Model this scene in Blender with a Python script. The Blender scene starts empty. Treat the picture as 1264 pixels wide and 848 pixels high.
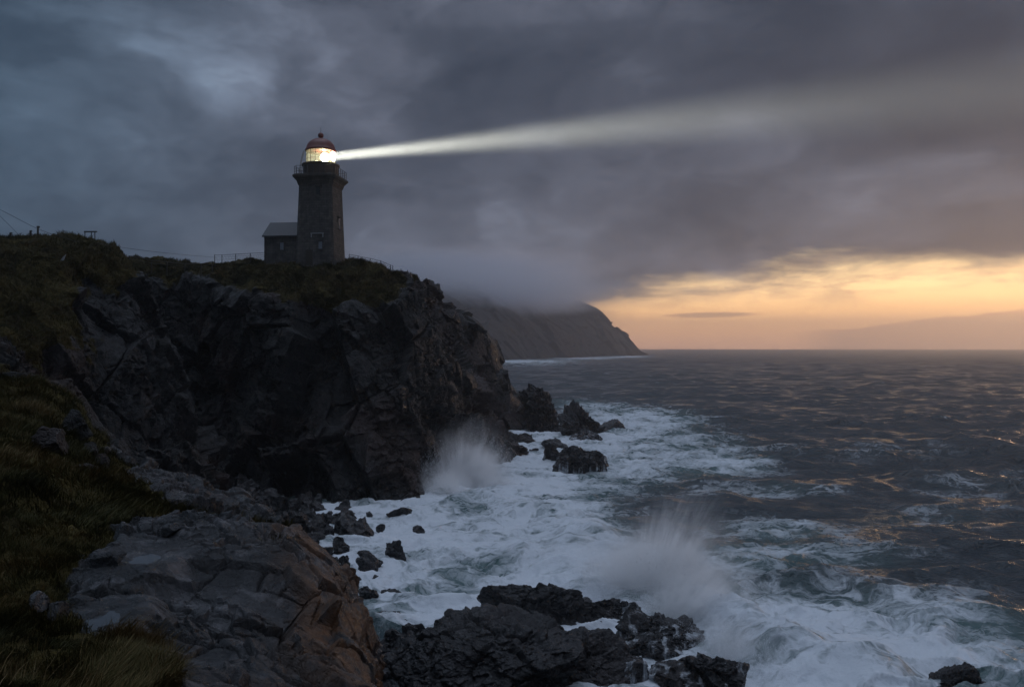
import bpy, bmesh, math, random
import numpy as np
from mathutils import Vector, Matrix

# ------------------------------------------------------------------ camera, sky, sun, exposure
F = 983.0; CX = 632.0; HY = 431.0; CAMZ = 18.0          # lens in pixels of the 1264 wide photo
S = bpy.context.scene
cam = bpy.data.objects.new('camera', bpy.data.cameras.new('camera'))
S.collection.objects.link(cam)
cam.location = (0, 0, CAMZ); cam.rotation_euler = (math.radians(90), 0, 0)
cam.data.sensor_width = 36; cam.data.lens = 36 * F / 1264
cam.data.shift_y = (HY - 3 - 424) / 1264
cam.data.clip_start = 0.2; cam.data.clip_end = 60000
S.camera = cam
S.view_settings.view_transform = 'Standard'; S.view_settings.look = 'None'
S.view_settings.exposure = 0.5; S.view_settings.gamma = 1
cy = S.cycles
cy.use_denoising = True
cy.max_bounces = 12; cy.diffuse_bounces = 2; cy.glossy_bounces = 3; cy.transmission_bounces = 3
cy.volume_bounces = 10; cy.transparent_max_bounces = 12
cy.sample_clamp_indirect = 3.0
cy.volume_step_rate = 0.5; cy.volume_max_steps = 160
cy.caustics_reflective = False; cy.caustics_refractive = False

class NT:
    """tiny helper to write node trees"""
    def __init__(s, nt): s.nt = nt
    def n(s, t, **k):
        x = s.nt.nodes.new(t)
        for a, b in k.items(): setattr(x, a, b)
        return x
    def set(s, sock, v):
        if v is None: return
        if isinstance(v, bpy.types.NodeSocket): s.nt.links.new(v, sock)
        else:
            if isinstance(v, tuple) and len(v) == 3 and sock.type == 'RGBA': v = (*v, 1)
            if isinstance(v, (int, float)) and sock.type == 'RGBA': v = (v, v, v, 1)
            sock.default_value = v
    def m(s, op, a, b=None, c=None, clamp=False):
        x = s.n('ShaderNodeMath', operation=op, use_clamp=clamp)
        for i, v in enumerate((a, b, c)):
            if v is not None: s.set(x.inputs[i], v)
        return x.outputs[0]
    def v(s, op, a, b=None, scale=None):
        x = s.n('ShaderNodeVectorMath', operation=op)
        s.set(x.inputs[0], a); s.set(x.inputs[1], b)
        if scale is not None: s.set(x.inputs['Scale'], scale)
        return x.outputs['Value'] if op in ('LENGTH', 'DOT_PRODUCT', 'DISTANCE') else x.outputs[0]
    def xyz(s, x, y, z):
        c = s.n('ShaderNodeCombineXYZ'); s.set(c.inputs[0], x); s.set(c.inputs[1], y); s.set(c.inputs[2], z); return c.outputs[0]
    def sep(s, v):
        c = s.n('ShaderNodeSeparateXYZ'); s.set(c.inputs[0], v); return c.outputs
    def noise(s, vec, scale, detail=4, rough=0.55, dist=0.0, color=False):
        x = s.n('ShaderNodeTexNoise'); s.set(x.inputs['Vector'], vec); s.set(x.inputs['Scale'], scale)
        x.inputs['Detail'].default_value = detail; x.inputs['Roughness'].default_value = rough; x.inputs['Distortion'].default_value = dist
        return x.outputs['Color' if color else 'Fac']
    def vor(s, vec, scale, feature='F1', out='Distance', rand=1.0):
        x = s.n('ShaderNodeTexVoronoi', feature=feature); s.set(x.inputs['Vector'], vec); s.set(x.inputs['Scale'], scale)
        x.inputs['Randomness'].default_value = rand
        return x.outputs[out]
    def ramp(s, fac, stops, interp='LINEAR'):
        x = s.n('ShaderNodeValToRGB'); x.color_ramp.interpolation = interp
        e = x.color_ramp.elements
        while len(e) < len(stops): e.new(0.5)
        for i, (p, c) in enumerate(stops):
            e[i].position = p; e[i].color = (*c, 1) if isinstance(c, tuple) else (c, c, c, 1)
        s.set(x.inputs[0], fac); return x.outputs[0]
    def sm(s, v, a, b, lo=0.0, hi=1.0):
        x = s.n('ShaderNodeMapRange', interpolation_type='SMOOTHSTEP'); s.set(x.inputs[0], v)
        s.set(x.inputs[1], a); s.set(x.inputs[2], b); s.set(x.inputs[3], lo); s.set(x.inputs[4], hi); return x.outputs[0]
    def mix(s, f, a, b, blend='MIX'):
        x = s.n('ShaderNodeMix', data_type='RGBA', blend_type=blend); s.set(x.inputs[0], f); s.set(x.inputs[6], a); s.set(x.inputs[7], b)
        return x.outputs[2]

SUN_AZ, SUN_EL = 38.0, 3.0       # degrees right of the view axis, above the horizon
W = bpy.data.worlds.new('World'); S.world = W; W.use_nodes = True
def build_world():
    nt = W.node_tree; nt.nodes.clear(); q = NT(nt)
    tc = q.n('ShaderNodeTexCoord').outputs['Generated']
    x, y, z = q.sep(tc)
    az0 = q.m('MULTIPLY', q.m('ARCTAN2', x, y), 57.2958)
    el0 = q.m('MULTIPLY', q.m('ARCSINE', z), 57.2958)
    # domain warp
    st = q.v('MULTIPLY', tc, (1.0, 1.0, 2.2))
    wv = q.noise(st, 2.6, 5, 0.55, 0, True)
    wx, wy, wz = q.sep(wv)
    wf = q.noise(q.v('MULTIPLY', tc, (1.0, 1.0, 3.5)), 9.0, 6, 0.6, 0.4)
    az = q.m('ADD', az0, q.m('MULTIPLY', q.m('SUBTRACT', wx, 0.5), 22.0))
    el = q.m('ADD', el0, q.m('MULTIPLY', q.m('SUBTRACT', wy, 0.5), 9.0))
    def A(px): return math.degrees(math.atan((px - CX) / F))
    def E(py): return math.degrees(math.atan((HY - py) / F))
    def gauss(px, py, sx, sy, warp=True, rot=0.0):
        a, e = (az, el) if warp else (az0, el0)
        dx = q.m('SUBTRACT', a, A(px)); dy = q.m('SUBTRACT', e, E(py))
        if rot:
            dy = q.m('SUBTRACT', dy, q.m('MULTIPLY', dx, rot))
        dx = q.m('DIVIDE', dx, sx / 17.2); dy = q.m('DIVIDE', dy, sy / 17.2)
        r2 = q.m('ADD', q.m('MULTIPLY', dx, dx), q.m('MULTIPLY', dy, dy))
        return q.m('EXPONENT', q.m('MULTIPLY', r2, -1.0))
    # cloud deck: broad light / dark structure
    n1 = q.noise(q.v('ADD', st, q.v('SCALE', wv, None, 0.35)), 3.2, 7, 0.56)
    n2 = q.noise(q.v('ADD', q.v('MULTIPLY', tc, (1, 1, 1.6)), q.v('SCALE', wv, None, 0.25)), 7.5, 6, 0.55)
    b = q.m('ADD', q.m('MULTIPLY', q.m('SUBTRACT', n1, 0.5), 1.9), q.m('MULTIPLY', q.m('SUBTRACT', n2, 0.5), 0.7))
    b = q.m('ADD', b, 0.42)
    for (px, py, sx, sy, amp, rot) in SKYG:
        b = q.m('ADD', b, q.m('MULTIPLY', gauss(px, py, sx, sy, True, rot), amp))
    cloud = q.ramp(b, [(0.0, (0.022, 0.031, 0.050)), (0.35, (0.043, 0.053, 0.077)), (0.6, (0.078, 0.090, 0.124)),
                       (0.85, (0.140, 0.160, 0.215)), (1.0, (0.20, 0.23, 0.30))])
    # blue shift on the far left, mauve towards the right / low
    cloud = q.mix(q.sm(az0, -8, -38), cloud, q.mix(1.0, cloud, (0.70, 0.98, 1.06), 'MULTIPLY'))
    mv = q.m('MULTIPLY', q.sm(el0, 15, 2), q.sm(az0, -6, 16))
    cloud = q.mix(mv, cloud, q.mix(1.0, cloud, (1.14, 1.02, 0.95), 'MULTIPLY'))
    # the clear gap at the horizon, its upper edge rises to the right
    edge = q.sm(az0, 2.0, 20.0, 1.5, 4.7)
    edge = q.m('ADD', edge, q.m('MULTIPLY', q.m('SUBTRACT', wf, 0.5), 4.0))
    edge = q.m('ADD', edge, q.m('MULTIPLY', q.m('SUBTRACT', q.noise(st, 5.0, 4, 0.5), 0.5), 3.5))
    gap = q.sm(q.m('SUBTRACT', edge, el0), -2.2, 1.1)
    gap = q.m('MULTIPLY', gap, q.sm(az0, 1.0, 9.0))
    clear = q.ramp(q.sm(el0, 0.0, 10.0) if False else q.m('DIVIDE', el0, 10.0), [(0.0, (1.55, 0.82, 0.50)), (0.10, (1.90, 0.98, 0.46)),
                  (0.25, (2.10, 1.15, 0.46)), (0.42, (2.0, 1.30, 0.60)), (0.65, (1.50, 1.12, 0.60)), (1.0, (0.8, 0.62, 0.45))])
    # streaks of thin cloud in the gap
    sv = q.v('MULTIPLY', tc, (1.0, 1.0, 9.0))
    sn = q.noise(q.v('ADD', sv, q.v('SCALE', wv, None, 0.5)), 5.5, 6, 0.6)
    streak = q.m('MULTIPLY', q.sm(sn, 0.42, 0.68), q.sm(el0, 2.2, 4.2))
    clear = q.mix(q.m('MULTIPLY', streak, 0.8), clear, (0.42, 0.29, 0.22))
    lens = gauss(877, 393, 62, 4.0, False, 0.01)
    clear = q.mix(q.m('MULTIPLY', q.sm(lens, 0.3, 0.75), 0.6), clear, (0.40, 0.26, 0.21))
    # bank low over the horizon on the right
    bt = q.m('ADD', q.sm(az0, 19.0, 34.0, 1.15, 2.25), q.m('MULTIPLY', q.m('SUBTRACT', wf, 0.5), 1.1))
    bank = q.m('MULTIPLY', q.sm(q.m('SUBTRACT', bt, el0), -0.06, 0.16), q.sm(az0, 18.5, 23.0))
    clear = q.mix(q.m('MULTIPLY', bank, 0.55), clear, (0.42, 0.28, 0.24))
    fade = q.sm(az0, 75, 110, 1.0, 0.0)
    gap = q.m('MULTIPLY', gap, fade)
    sky = q.n('ShaderNodeTexSky', sky_type='NISHITA', sun_disc=False, sun_elevation=math.radians(SUN_EL),
              sun_rotation=math.radians(SUN_AZ), altitude=20, air_density=1.2, dust_density=2.0)
    nis = q.v('SCALE', sky.outputs[0], None, 0.06)
    clear = q.mix(0.12, clear, nis)
    col = q.mix(gap, cloud, clear)
    # thinner, brighter cloud overhead and behind the camera
    up = q.sm(el0, 40, 78)
    col = q.mix(up, col, (0.72, 0.84, 1.08))
    bk = q.m('MULTIPLY', q.sm(y, 0.1, -0.8), q.sm(el0, 3, 40))
    col = q.mix(q.m('MULTIPLY', bk, 0.6), col, (0.07, 0.085, 0.12))
    bg = q.n('ShaderNodeBackground'); q.set(bg.inputs[0], col); bg.inputs[1].default_value = 1.0
    o = q.n('ShaderNodeOutputWorld'); nt.links.new(bg.outputs[0], o.inputs[0])
SKYG = [(470, 185, 60, 50, .14, 0), (560, 8, 110, 22, .18, 0), (870, 8, 70, 22, .22, 0), (690, 240, 120, 40, .10, .1), (1000, 130, 200, 60, -.12, 0),  # px, py, sx, sy, amount, slope
    (165, 100, 85, 45, 0.20, -0.12), (265, 130, 60, 25, 0.22, -0.1), (30, 60, 140, 120, -0.22, 0),
    (470, 150, 80, 90, 0.10, 0), (620, 300, 170, 75, 0.14, 0), (740, 30, 120, 40, 0.22, -0.1),
    (640, 110, 120, 35, -0.16, 0.1), (1180, 60, 170, 120, -0.22, 0), (900, 270, 230, 50, -0.05, 0),
    (130, 270, 260, 60, -0.05, 0), (980, 200, 200, 50, -0.06, 0)]
build_world()
W.cycles.sampling_method = 'MANUAL'; W.cycles.sample_map_resolution = 1024

sl = bpy.data.lights.new('sun', 'SUN'); sl.energy = 0.24; sl.angle = math.radians(6); sl.color = (1.0, 0.62, 0.36)
sun = bpy.data.objects.new('sun', sl); S.collection.objects.link(sun)
a, e = math.radians(SUN_AZ), math.radians(SUN_EL)
sd = Vector((math.sin(a) * math.cos(e), math.cos(a) * math.cos(e), math.sin(e)))
sun.rotation_euler = sd.to_track_quat('Z', 'Y').to_euler(); sun.location = sd * 300

# ------------------------------------------------------------------ numpy noise
rs = np.random.RandomState(7)
PERM = rs.permutation(256).astype(np.int32); PERM = np.concatenate([PERM, PERM, PERM])
GR = rs.normal(size=(256, 3)); GR /= np.linalg.norm(GR, axis=1)[:, None]
RV = rs.rand(256, 8)
def hsh(i, j, k):
    return PERM[(PERM[(PERM[i & 255] + j) & 255] + k) & 255]
def perlin(p):
    p = np.asarray(p, float); i = np.floor(p).astype(np.int32); f = p - i
    u = f * f * f * (f * (f * 6 - 15) + 10); out = 0
    for dx in (0, 1):
        for dy in (0, 1):
            for dz in (0, 1):
                g = GR[hsh(i[:, 0] + dx, i[:, 1] + dy, i[:, 2] + dz)]
                d = g[:, 0] * (f[:, 0] - dx) + g[:, 1] * (f[:, 1] - dy) + g[:, 2] * (f[:, 2] - dz)
                w = (u[:, 0] if dx else 1 - u[:, 0]) * (u[:, 1] if dy else 1 - u[:, 1]) * (u[:, 2] if dz else 1 - u[:, 2])
                out = out + w * d
    return out * 1.6
def fbm(p, octv=5, rough=0.5, lac=2.03):
    out = 0; a = 1.0; p = np.asarray(p, float)
    for o in range(octv):
        out = out + a * perlin(p + o * 17.3); a *= rough; p = p * lac
    return out
def cells(p, seed=0):
    """voronoi: F1, F2 and for both nearest cells the hash and the offset from the cell's point"""
    i = np.floor(p).astype(np.int32); n = len(p)
    f1 = np.full(n, 9e9); f2 = np.full(n, 9e9); h1 = np.zeros(n, np.int32); h2 = np.zeros(n, np.int32)
    o1 = np.zeros((n, 3)); o2 = np.zeros((n, 3))
    for dx in (-1, 0, 1):
        for dy in (-1, 0, 1):
            for dz in (-1, 0, 1):
                c = i + np.array((dx, dy, dz)); h = hsh(c[:, 0] + seed, c[:, 1], c[:, 2])
                o = p - (c + RV[h, :3] * 0.9 + 0.05)
                d = (o * o).sum(1)
                a = d < f1; b = (d < f2) & ~a
                f2[a] = f1[a]; h2[a] = h1[a]; o2[a] = o1[a]
                f1[a] = d[a]; h1[a] = h[a]; o1[a] = o[a]
                f2[b] = d[b]; h2[b] = h[b]; o2[b] = o[b]
    return np.sqrt(f1), np.sqrt(f2), h1, o1, h2, o2
def rotm(ax, ay, az):
    return np.array(Matrix.Rotation(ax, 3, 'X') @ Matrix.Rotation(ay, 3, 'Y') @ Matrix.Rotation(az, 3, 'Z'))
def blocks(p, size, stretch=(1, 1, 1), rot=None, seed=0, slope=0.55, groove=0.25, gw=0.09, warp=0.14):
    """faceted fractured-rock displacement of about +-1: every joint block has its own offset and tilt, with cracks between"""
    q = p / size
    q = q + warp * np.stack([perlin(q * 0.9 + 3.1), perlin(q * 0.9 + 11.7), perlin(q * 0.9 + 27.9)], 1)
    if rot is not None: q = q @ rot.T
    q = q / np.array(stretch)
    f1, f2, h1, o1, h2, o2 = cells(q, seed)
    def val(h, off): return (RV[h, 6] - 0.5) * 1.2 + (off * ((RV[h, 3:6] - 0.5) * 2 * slope)).sum(1)
    t = np.clip((f2 - f1) / gw, 0, 1); w = 0.5 + 0.5 * t * t * (3 - 2 * t)
    return val(h1, o1) * w + val(h2, o2) * (1 - w) - groove * (1 - t) ** 2
ROT1 = rotm(0.25, -0.35, 0.5); ROT2 = rotm(-0.2, 0.3, -0.4)
def rockdisp(p, s, seed=0, tall=1.6, fine=1.0, crack=1.0):
    """multi-scale displacement in metres for a rock whose largest blocks are about s metres"""
    d = 0.36 * s * blocks(p, s, (1, 1, tall), ROT1, seed, .7, .14 * crack, .03 if crack < 2 else .055)
    d = d + 0.13 * s * blocks(p, s * 0.40, (1.3, 0.9, tall), ROT2, seed + 5, .8, .16 * crack, .035 if crack < 2 else .07)
    brk = sstep(fbm(p / (s * 0.9) + 50, 3), -.25, .45)
    d = d + 0.045 * s * fine * brk * blocks(p, s * 0.16, (1.5, 1, 1.2), ROT1, seed + 9, .9, .28 * min(crack, 1.8), .04 if crack < 2 else .08)
    d = d + 0.030 * s * fbm(p / (s * 0.35), 7, 0.62)
    if fine > 1: d = d + 0.026 * s * fine * blocks(p, s * 0.075, (1.6, 1, 0.8), ROT2, seed + 13, .9, .3, .06) * sstep(fbm(p / s + 9, 2), -.3, .3)
    return d

# ------------------------------------------------------------------ geometry helpers
COL = S.collection
def P(px, py, D):
    return ((px - CX) / F * D, D, CAMZ - (py - HY) / F * D)
def sea_at(px, py):
    D = F * CAMZ / (py - HY); return np.array(P(px, py, D))
def tag(o, label=None, cat=None, group=None, kind=None):
    if label: o['label'] = label
    if cat: o['category'] = cat
    if group: o['group'] = group
    if kind: o['kind'] = kind
    return o
def empty(name, loc, rz=0.0):
    o = bpy.data.objects.new(name, None); COL.objects.link(o); o.location = loc; o.rotation_euler = (0, 0, rz); o.empty_display_size = 0.2
    return o
def mesh_np(name, v, f, mat, parent=None, smooth=False, attrs=None):
    """v (n,3), f (m,k) index array (all the same k)"""
    me = bpy.data.meshes.new(name); v = np.asarray(v, np.float32); f = np.asarray(f, np.int32); k = f.shape[1]
    me.vertices.add(len(v)); me.vertices.foreach_set('co', v.ravel())
    me.loops.add(f.size); me.loops.foreach_set('vertex_index', f.ravel())
    me.polygons.add(len(f)); me.polygons.foreach_set('loop_start', np.arange(0, f.size, k, dtype=np.int32))
    me.polygons.foreach_set('loop_total', np.full(len(f), k, np.int32))
    me.update(calc_edges=True); me.validate()
    me.polygons.foreach_set('use_smooth', np.full(len(me.polygons), smooth))
    for an, av in (attrs or {}).items():
        if av.ndim == 1:
            at = me.attributes.new(an, 'FLOAT', 'POINT'); at.data.foreach_set('value', av.astype(np.float32))
        else:
            at = me.attributes.new(an, 'FLOAT_VECTOR', 'POINT'); at.data.foreach_set('vector', av.astype(np.float32).ravel())
    me.materials.append(mat)
    o = bpy.data.objects.new(name, me); COL.objects.link(o); o.parent = parent
    return o
def obj(name, bm, mat, parent=None, smooth=False):
    me = bpy.data.meshes.new(name); bmesh.ops.recalc_face_normals(bm, faces=bm.faces); bm.to_mesh(me); bm.free()
    me.materials.append(mat)
    if smooth:
        for p_ in me.polygons: p_.use_smooth = True
    o = bpy.data.objects.new(name, me); COL.objects.link(o); o.parent = parent
    return o
def add_box(bm, c, s, rz=0.0, bevel=0.0):
    r = bmesh.ops.create_cube(bm, size=1.0)['verts']
    M = Matrix.Translation(c) @ Matrix.Rotation(rz, 4, 'Z') @ Matrix.Diagonal((*s, 1))
    bmesh.ops.transform(bm, matrix=M, verts=r)
    if bevel:
        es = list({e for v_ in r for e in v_.link_edges}); bmesh.ops.bevel(bm, geom=es, offset=bevel, segments=1, affect='EDGES')
def add_tube(bm, a, b, r, n=8, r2=None):
    a = Vector(a); b = Vector(b); d = b - a; r2 = r if r2 is None else r2
    M = Matrix.Translation((a + b) / 2) @ d.to_track_quat('Z', 'Y').to_matrix().to_4x4()
    bmesh.ops.create_cone(bm, cap_ends=True, segments=n, radius1=r, radius2=r2, depth=d.length, matrix=M)
def add_prof(bm, prof, section):
    """loft a closed plan section (list of xy unit-ish points) through (scale, z) pairs; caps both ends"""
    rings = [[bm.verts.new((x * s_, y * s_, z)) for x, y in section] for s_, z in prof]
    n = len(section)
    for r0, r1 in zip(rings, rings[1:]):
        for i in range(n): bm.faces.new((r0[i], r0[(i + 1) % n], r1[(i + 1) % n], r1[i]))
    bm.faces.new(rings[0][::-1]); bm.faces.new(rings[-1])
def circle(n): return [(math.cos(2 * math.pi * i / n), math.sin(2 * math.pi * i / n)) for i in range(n)]
def cr(c, n, dens=None):
    """Catmull-Rom resample along axis 0 to n samples, dens = sampling density per segment"""
    m = len(c); t = np.linspace(0, m - 1 - 1e-9, n)
    if dens is not None:
        cum = np.concatenate([[0], np.cumsum(dens)]); t = np.interp(np.linspace(0, cum[-1] * (1 - 1e-9), n), cum, np.arange(m))
    t = np.minimum(t, m - 1 - 1e-9); i = t.astype(int); f = (t - i).reshape(-1, *([1] * (c.ndim - 1)))
    g = lambda k: c[np.clip(k, 0, m - 1)]
    p0 = np.where((i == 0).reshape(f.shape), 2 * c[0] - c[1], g(i - 1)); p1 = g(i); p2 = g(i + 1)
    p3 = np.where((i >= m - 2).reshape(f.shape), 2 * c[-1] - c[-2], g(i + 2))
    return 0.5 * (2 * p1 + (p2 - p0) * f + (2 * p0 - 5 * p1 + 4 * p2 - p3) * f ** 2 + (3 * p1 - p0 - 3 * p2 + p3) * f ** 3)
def loft(ribs, nu, nv, dens=(None, None)):
    """ribs[i][j] = (px, py, D, grass): a smooth surface through the ribs -> points (nu,nv,3), grass (nu,nv)"""
    c = np.array([[(*P(a_[0], a_[1], a_[2]), a_[3] if len(a_) > 3 else 0.0) for a_ in r] for r in ribs], float)
    g = cr(c, nu, dens[0]); g = cr(g.transpose(1, 0, 2), nv, dens[1]).transpose(1, 0, 2)
    return g[..., :3], g[..., 3]
def grid_normals(g, flip=False):
    du = np.gradient(g, axis=0); dv = np.gradient(g, axis=1); n = np.cross(du, dv)
    n /= np.linalg.norm(n, axis=2)[..., None] + 1e-9
    return -n if flip else n
def grid_faces(nu, nv, flip=False):
    i = np.arange(nu * nv).reshape(nu, nv)
    f = np.stack([i[:-1, :-1], i[1:, :-1], i[1:, 1:], i[:-1, 1:]], -1).reshape(-1, 4)
    return f[:, ::-1] if flip else f
def sstep(x, a, b):
    t = np.clip((x - a) / (b - a), 0, 1); return t * t * (3 - 2 * t)

# ------------------------------------------------------------------ materials
def newmat(name):
    m = bpy.data.materials.new(name); m.use_nodes = True; m.node_tree.nodes.clear(); q = NT(m.node_tree)
    out = q.n('ShaderNodeOutputMaterial'); b = q.n('ShaderNodeBsdfPrincipled')
    m.node_tree.links.new(b.outputs[0], out.inputs[0])
    return m, q, b, out
def rock_mat(name, cols, scale=1.0, red=0.3, rough=(0.35, 0.75), lichen=0.3, bump=1.0, grasscol=None, ochre=0.0, wash=0.0):
    m, q, b, out = newmat(name)
    pos = q.n('ShaderNodeNewGeometry').outputs['Position']
    w = q.v('ADD', pos, q.v('SCALE', q.noise(pos, 0.6 * scale, 3, 0.5, 0, True), None, 1.2 / scale))
    n1 = q.noise(w, 0.35 * scale, 8, 0.62)
    c = q.ramp(n1, [(0.30, cols[0]), (0.48, cols[1]), (0.60, cols[2]), (0.72, cols[3])])
    # mineral bands and vertical water stains
    st = q.noise(q.v('MULTIPLY', w, (1.6, 1.6, 0.22)), 0.8 * scale, 6, 0.6)
    c = q.mix(q.m('MULTIPLY', q.sm(st, 0.52, 0.70), 0.55), c, (cols[3][0] * 1.5, cols[3][1] * 1.45, cols[3][2] * 1.45))
    c = q.mix(q.m('MULTIPLY', q.sm(st, 0.47, 0.32), 0.6), c, (cols[0][0] * 0.6, cols[0][1] * 0.6, cols[0][2] * 0.6))
    rd = q.noise(pos, 0.12 * scale, 4, 0.5)
    c = q.mix(q.m('MULTIPLY', q.sm(rd, 0.50, 0.66), red), c, (0.042, 0.023, 0.019))
    if ochre:
        oc = q.n('ShaderNodeAttribute', attribute_name='ochre').outputs['Fac']
        oc = q.m('MULTIPLY', oc, q.sm(q.noise(pos, 1.9, 6, 0.65), 0.36, 0.6))
        c = q.mix(q.m('MULTIPLY', oc, ochre), c, q.mix(q.noise(pos, 4, 4, 0.6), (0.095, 0.040, 0.015), (0.16, 0.075, 0.028)))
    # pale lichen / quartz flecks
    fl = q.m('MULTIPLY', q.sm(q.noise(pos, 6.5 * scale, 6, 0.7), 0.63, 0.72), q.sm(q.noise(pos, 0.9 * scale, 3, 0.5), 0.52, 0.66))
    c = q.mix(q.m('MULTIPLY', fl, lichen), c, (0.30, 0.29, 0.26))
    r = q.sm(q.noise(w, 1.7 * scale, 5, 0.6), 0.35, 0.65, rough[0], rough[1])
    h = q.m('MULTIPLY', q.noise(w, 3.0 * scale, 10, 0.72), 0.62)
    ck = q.vor(q.v('ADD', q.v('MULTIPLY', pos, (1, 1, 0.6)), q.v('SCALE', q.noise(pos, 1.5 * scale, 4, 0.6, 0, True), None, 0.8 / scale)), 1.3 * scale, 'DISTANCE_TO_EDGE')
    h = q.m('ADD', h, q.m('MULTIPLY', q.sm(ck, 0.0, 0.035), 0.08))
    ck2 = q.vor(q.v('ADD', pos, q.v('SCALE', q.noise(pos, 3 * scale, 4, 0.6, 0, True), None, 0.35 / scale)), 4.2 * scale, 'DISTANCE_TO_EDGE')
    h = q.m('ADD', h, q.m('MULTIPLY', q.sm(ck2, 0.0, 0.04), 0.025))
    if wash:
        oz = q.sep(q.n('ShaderNodeTexCoord').outputs['Object'])
        ws = q.noise(q.xyz(oz[0], oz[1], q.m('MULTIPLY', oz[2], 0.12)), 1.5, 6, 0.6, 0.4)
        ws = q.m('MULTIPLY', q.sm(q.m('ADD', ws, q.m('MULTIPLY', q.m('SUBTRACT', 1.0, q.sep(pos)[2]), 0.07)), 0.54, 0.70), wash)
        c = q.mix(ws, c, (0.60, 0.64, 0.68)); r = q.m('MAXIMUM', r, q.m('MULTIPLY', ws, 0.6))
    if grasscol:
        g = q.n('ShaderNodeAttribute', attribute_name='grass').outputs['Fac']
        g = q.sm(q.m('ADD', g, q.m('MULTIPLY', q.m('SUBTRACT', q.noise(pos, 1.6 * scale, 7, 0.65), 0.5), 0.9)), 0.42, 0.58)
        gn = q.noise(pos, 0.5 * scale, 7, 0.6)
        gc = q.ramp(gn, [(0.3, grasscol[0]), (0.5, grasscol[1]), (0.68, grasscol[2])])
        gc = q.mix(q.sm(q.noise(pos, 9 * scale, 4, 0.7), 0.4, 0.65), gc, q.mix(1.0, gc, (1.7, 1.55, 1.3), 'MULTIPLY'))
        c = q.mix(g, c, gc); r = q.m('MAXIMUM', r, q.m('MULTIPLY', g, 0.95))
        b.inputs['Specular IOR Level'].default_value = 0.5
        sp = q.m('SUBTRACT', 0.5, q.m('MULTIPLY', g, 0.4)); q.set(b.inputs['Specular IOR Level'], sp)
    bp = q.n('ShaderNodeBump'); bp.inputs['Strength'].default_value = 0.75; bp.inputs['Distance'].default_value = 0.45 * bump / scale
    q.set(bp.inputs['Height'], h); q.set(b.inputs['Base Color'], c); q.set(b.inputs['Roughness'], r)
    m.node_tree.links.new(bp.outputs[0], b.inputs['Normal'])
    return m
def plain(name, col, rough=0.6, metal=0.0, spec=0.5, var=0.25, scale=6.0):
    m, q, b, out = newmat(name)
    pos = q.n('ShaderNodeTexCoord').outputs['Object']
    n = q.noise(pos, scale, 6, 0.6)
    q.set(b.inputs['Base Color'], q.mix(n, tuple(x * (1 - var) for x in col), tuple(x * (1 + var) for x in col)))
    q.set(b.inputs['Roughness'], rough); b.inputs['Metallic'].default_value = metal; b.inputs['Specular IOR Level'].default_value = spec
    return m
GRASSC = ((0.020, 0.016, 0.008), (0.042, 0.035, 0.013), (0.070, 0.058, 0.022))
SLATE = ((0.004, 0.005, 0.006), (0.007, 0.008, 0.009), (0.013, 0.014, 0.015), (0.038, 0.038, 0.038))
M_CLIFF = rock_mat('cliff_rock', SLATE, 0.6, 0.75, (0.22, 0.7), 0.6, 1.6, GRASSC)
M_NEAR = rock_mat('near_rock', ((0.008, 0.009, 0.010), (0.020, 0.022, 0.024), (0.045, 0.047, 0.050), (0.12, 0.122, 0.128)), 2.4, 0.25, (0.06, 0.7), 1.0, 0.8, GRASSC, 0.95)
M_WET = rock_mat('wet_rock', ((0.006, 0.006, 0.008), (0.010, 0.011, 0.013), (0.018, 0.018, 0.020), (0.030, 0.030, 0.032)), 1.1, 0.2, (0.16, 0.5), 0.15, 0.6)
M_WASH = rock_mat('washed_rock', ((0.006, 0.006, 0.008), (0.010, 0.011, 0.013), (0.018, 0.018, 0.020), (0.030, 0.030, 0.032)), 1.1, 0.2, (0.16, 0.5), 0.15, 0.6, wash=0.75)
M_FAR = rock_mat('far_rock', ((.008,.008,.009),(.012,.012,.013),(.016,.016,.017),(.02,.02,.02)), 0.05, 0.4, (0.7, 0.9), 0.1, 1.0)
# ------------------------------------------------------------------ the main headland
def build_cliff(name, ribs, nu, nv, s, seed, mat, flip=False, gfun=None, amp=1.0, extra=None, tall=1.6, gsm=0.25, fine=1.0, dens=(None, None), crack=1.0):
    g, gr = loft(ribs, nu, nv, dens); n = grid_normals(g, flip)
    p = g.reshape(-1, 3); nn = n.reshape(-1, 3); gr = gr.reshape(-1)
    gm = sstep(gr + 0.35 * fbm(p / (s * 0.8), 4, 0.5) , 0.35, 0.65)
    gm = gm * sstep(nn[:, 2], -0.1, 0.35)
    d = rockdisp(p, s, seed, tall, fine, crack) * amp
    lump = s * 0.10 * fbm(p / (s * 0.55), 5, 0.5) + s * 0.03 * fbm(p / (s * 0.12), 4, 0.6)
    d = d * (1 - gm * (1 - gsm)) + lump * gm
    q = p + nn * d[:, None]
    at = {'grass': gm}
    if extra: q, more = extra(q, g, nu, nv, gm); at.update(more)
    o = mesh_np(name, q, grid_faces(nu, nv, flip), mat, None, False, at)
    return o, q.reshape(nu, nv, 3), gm.reshape(nu, nv)

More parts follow.
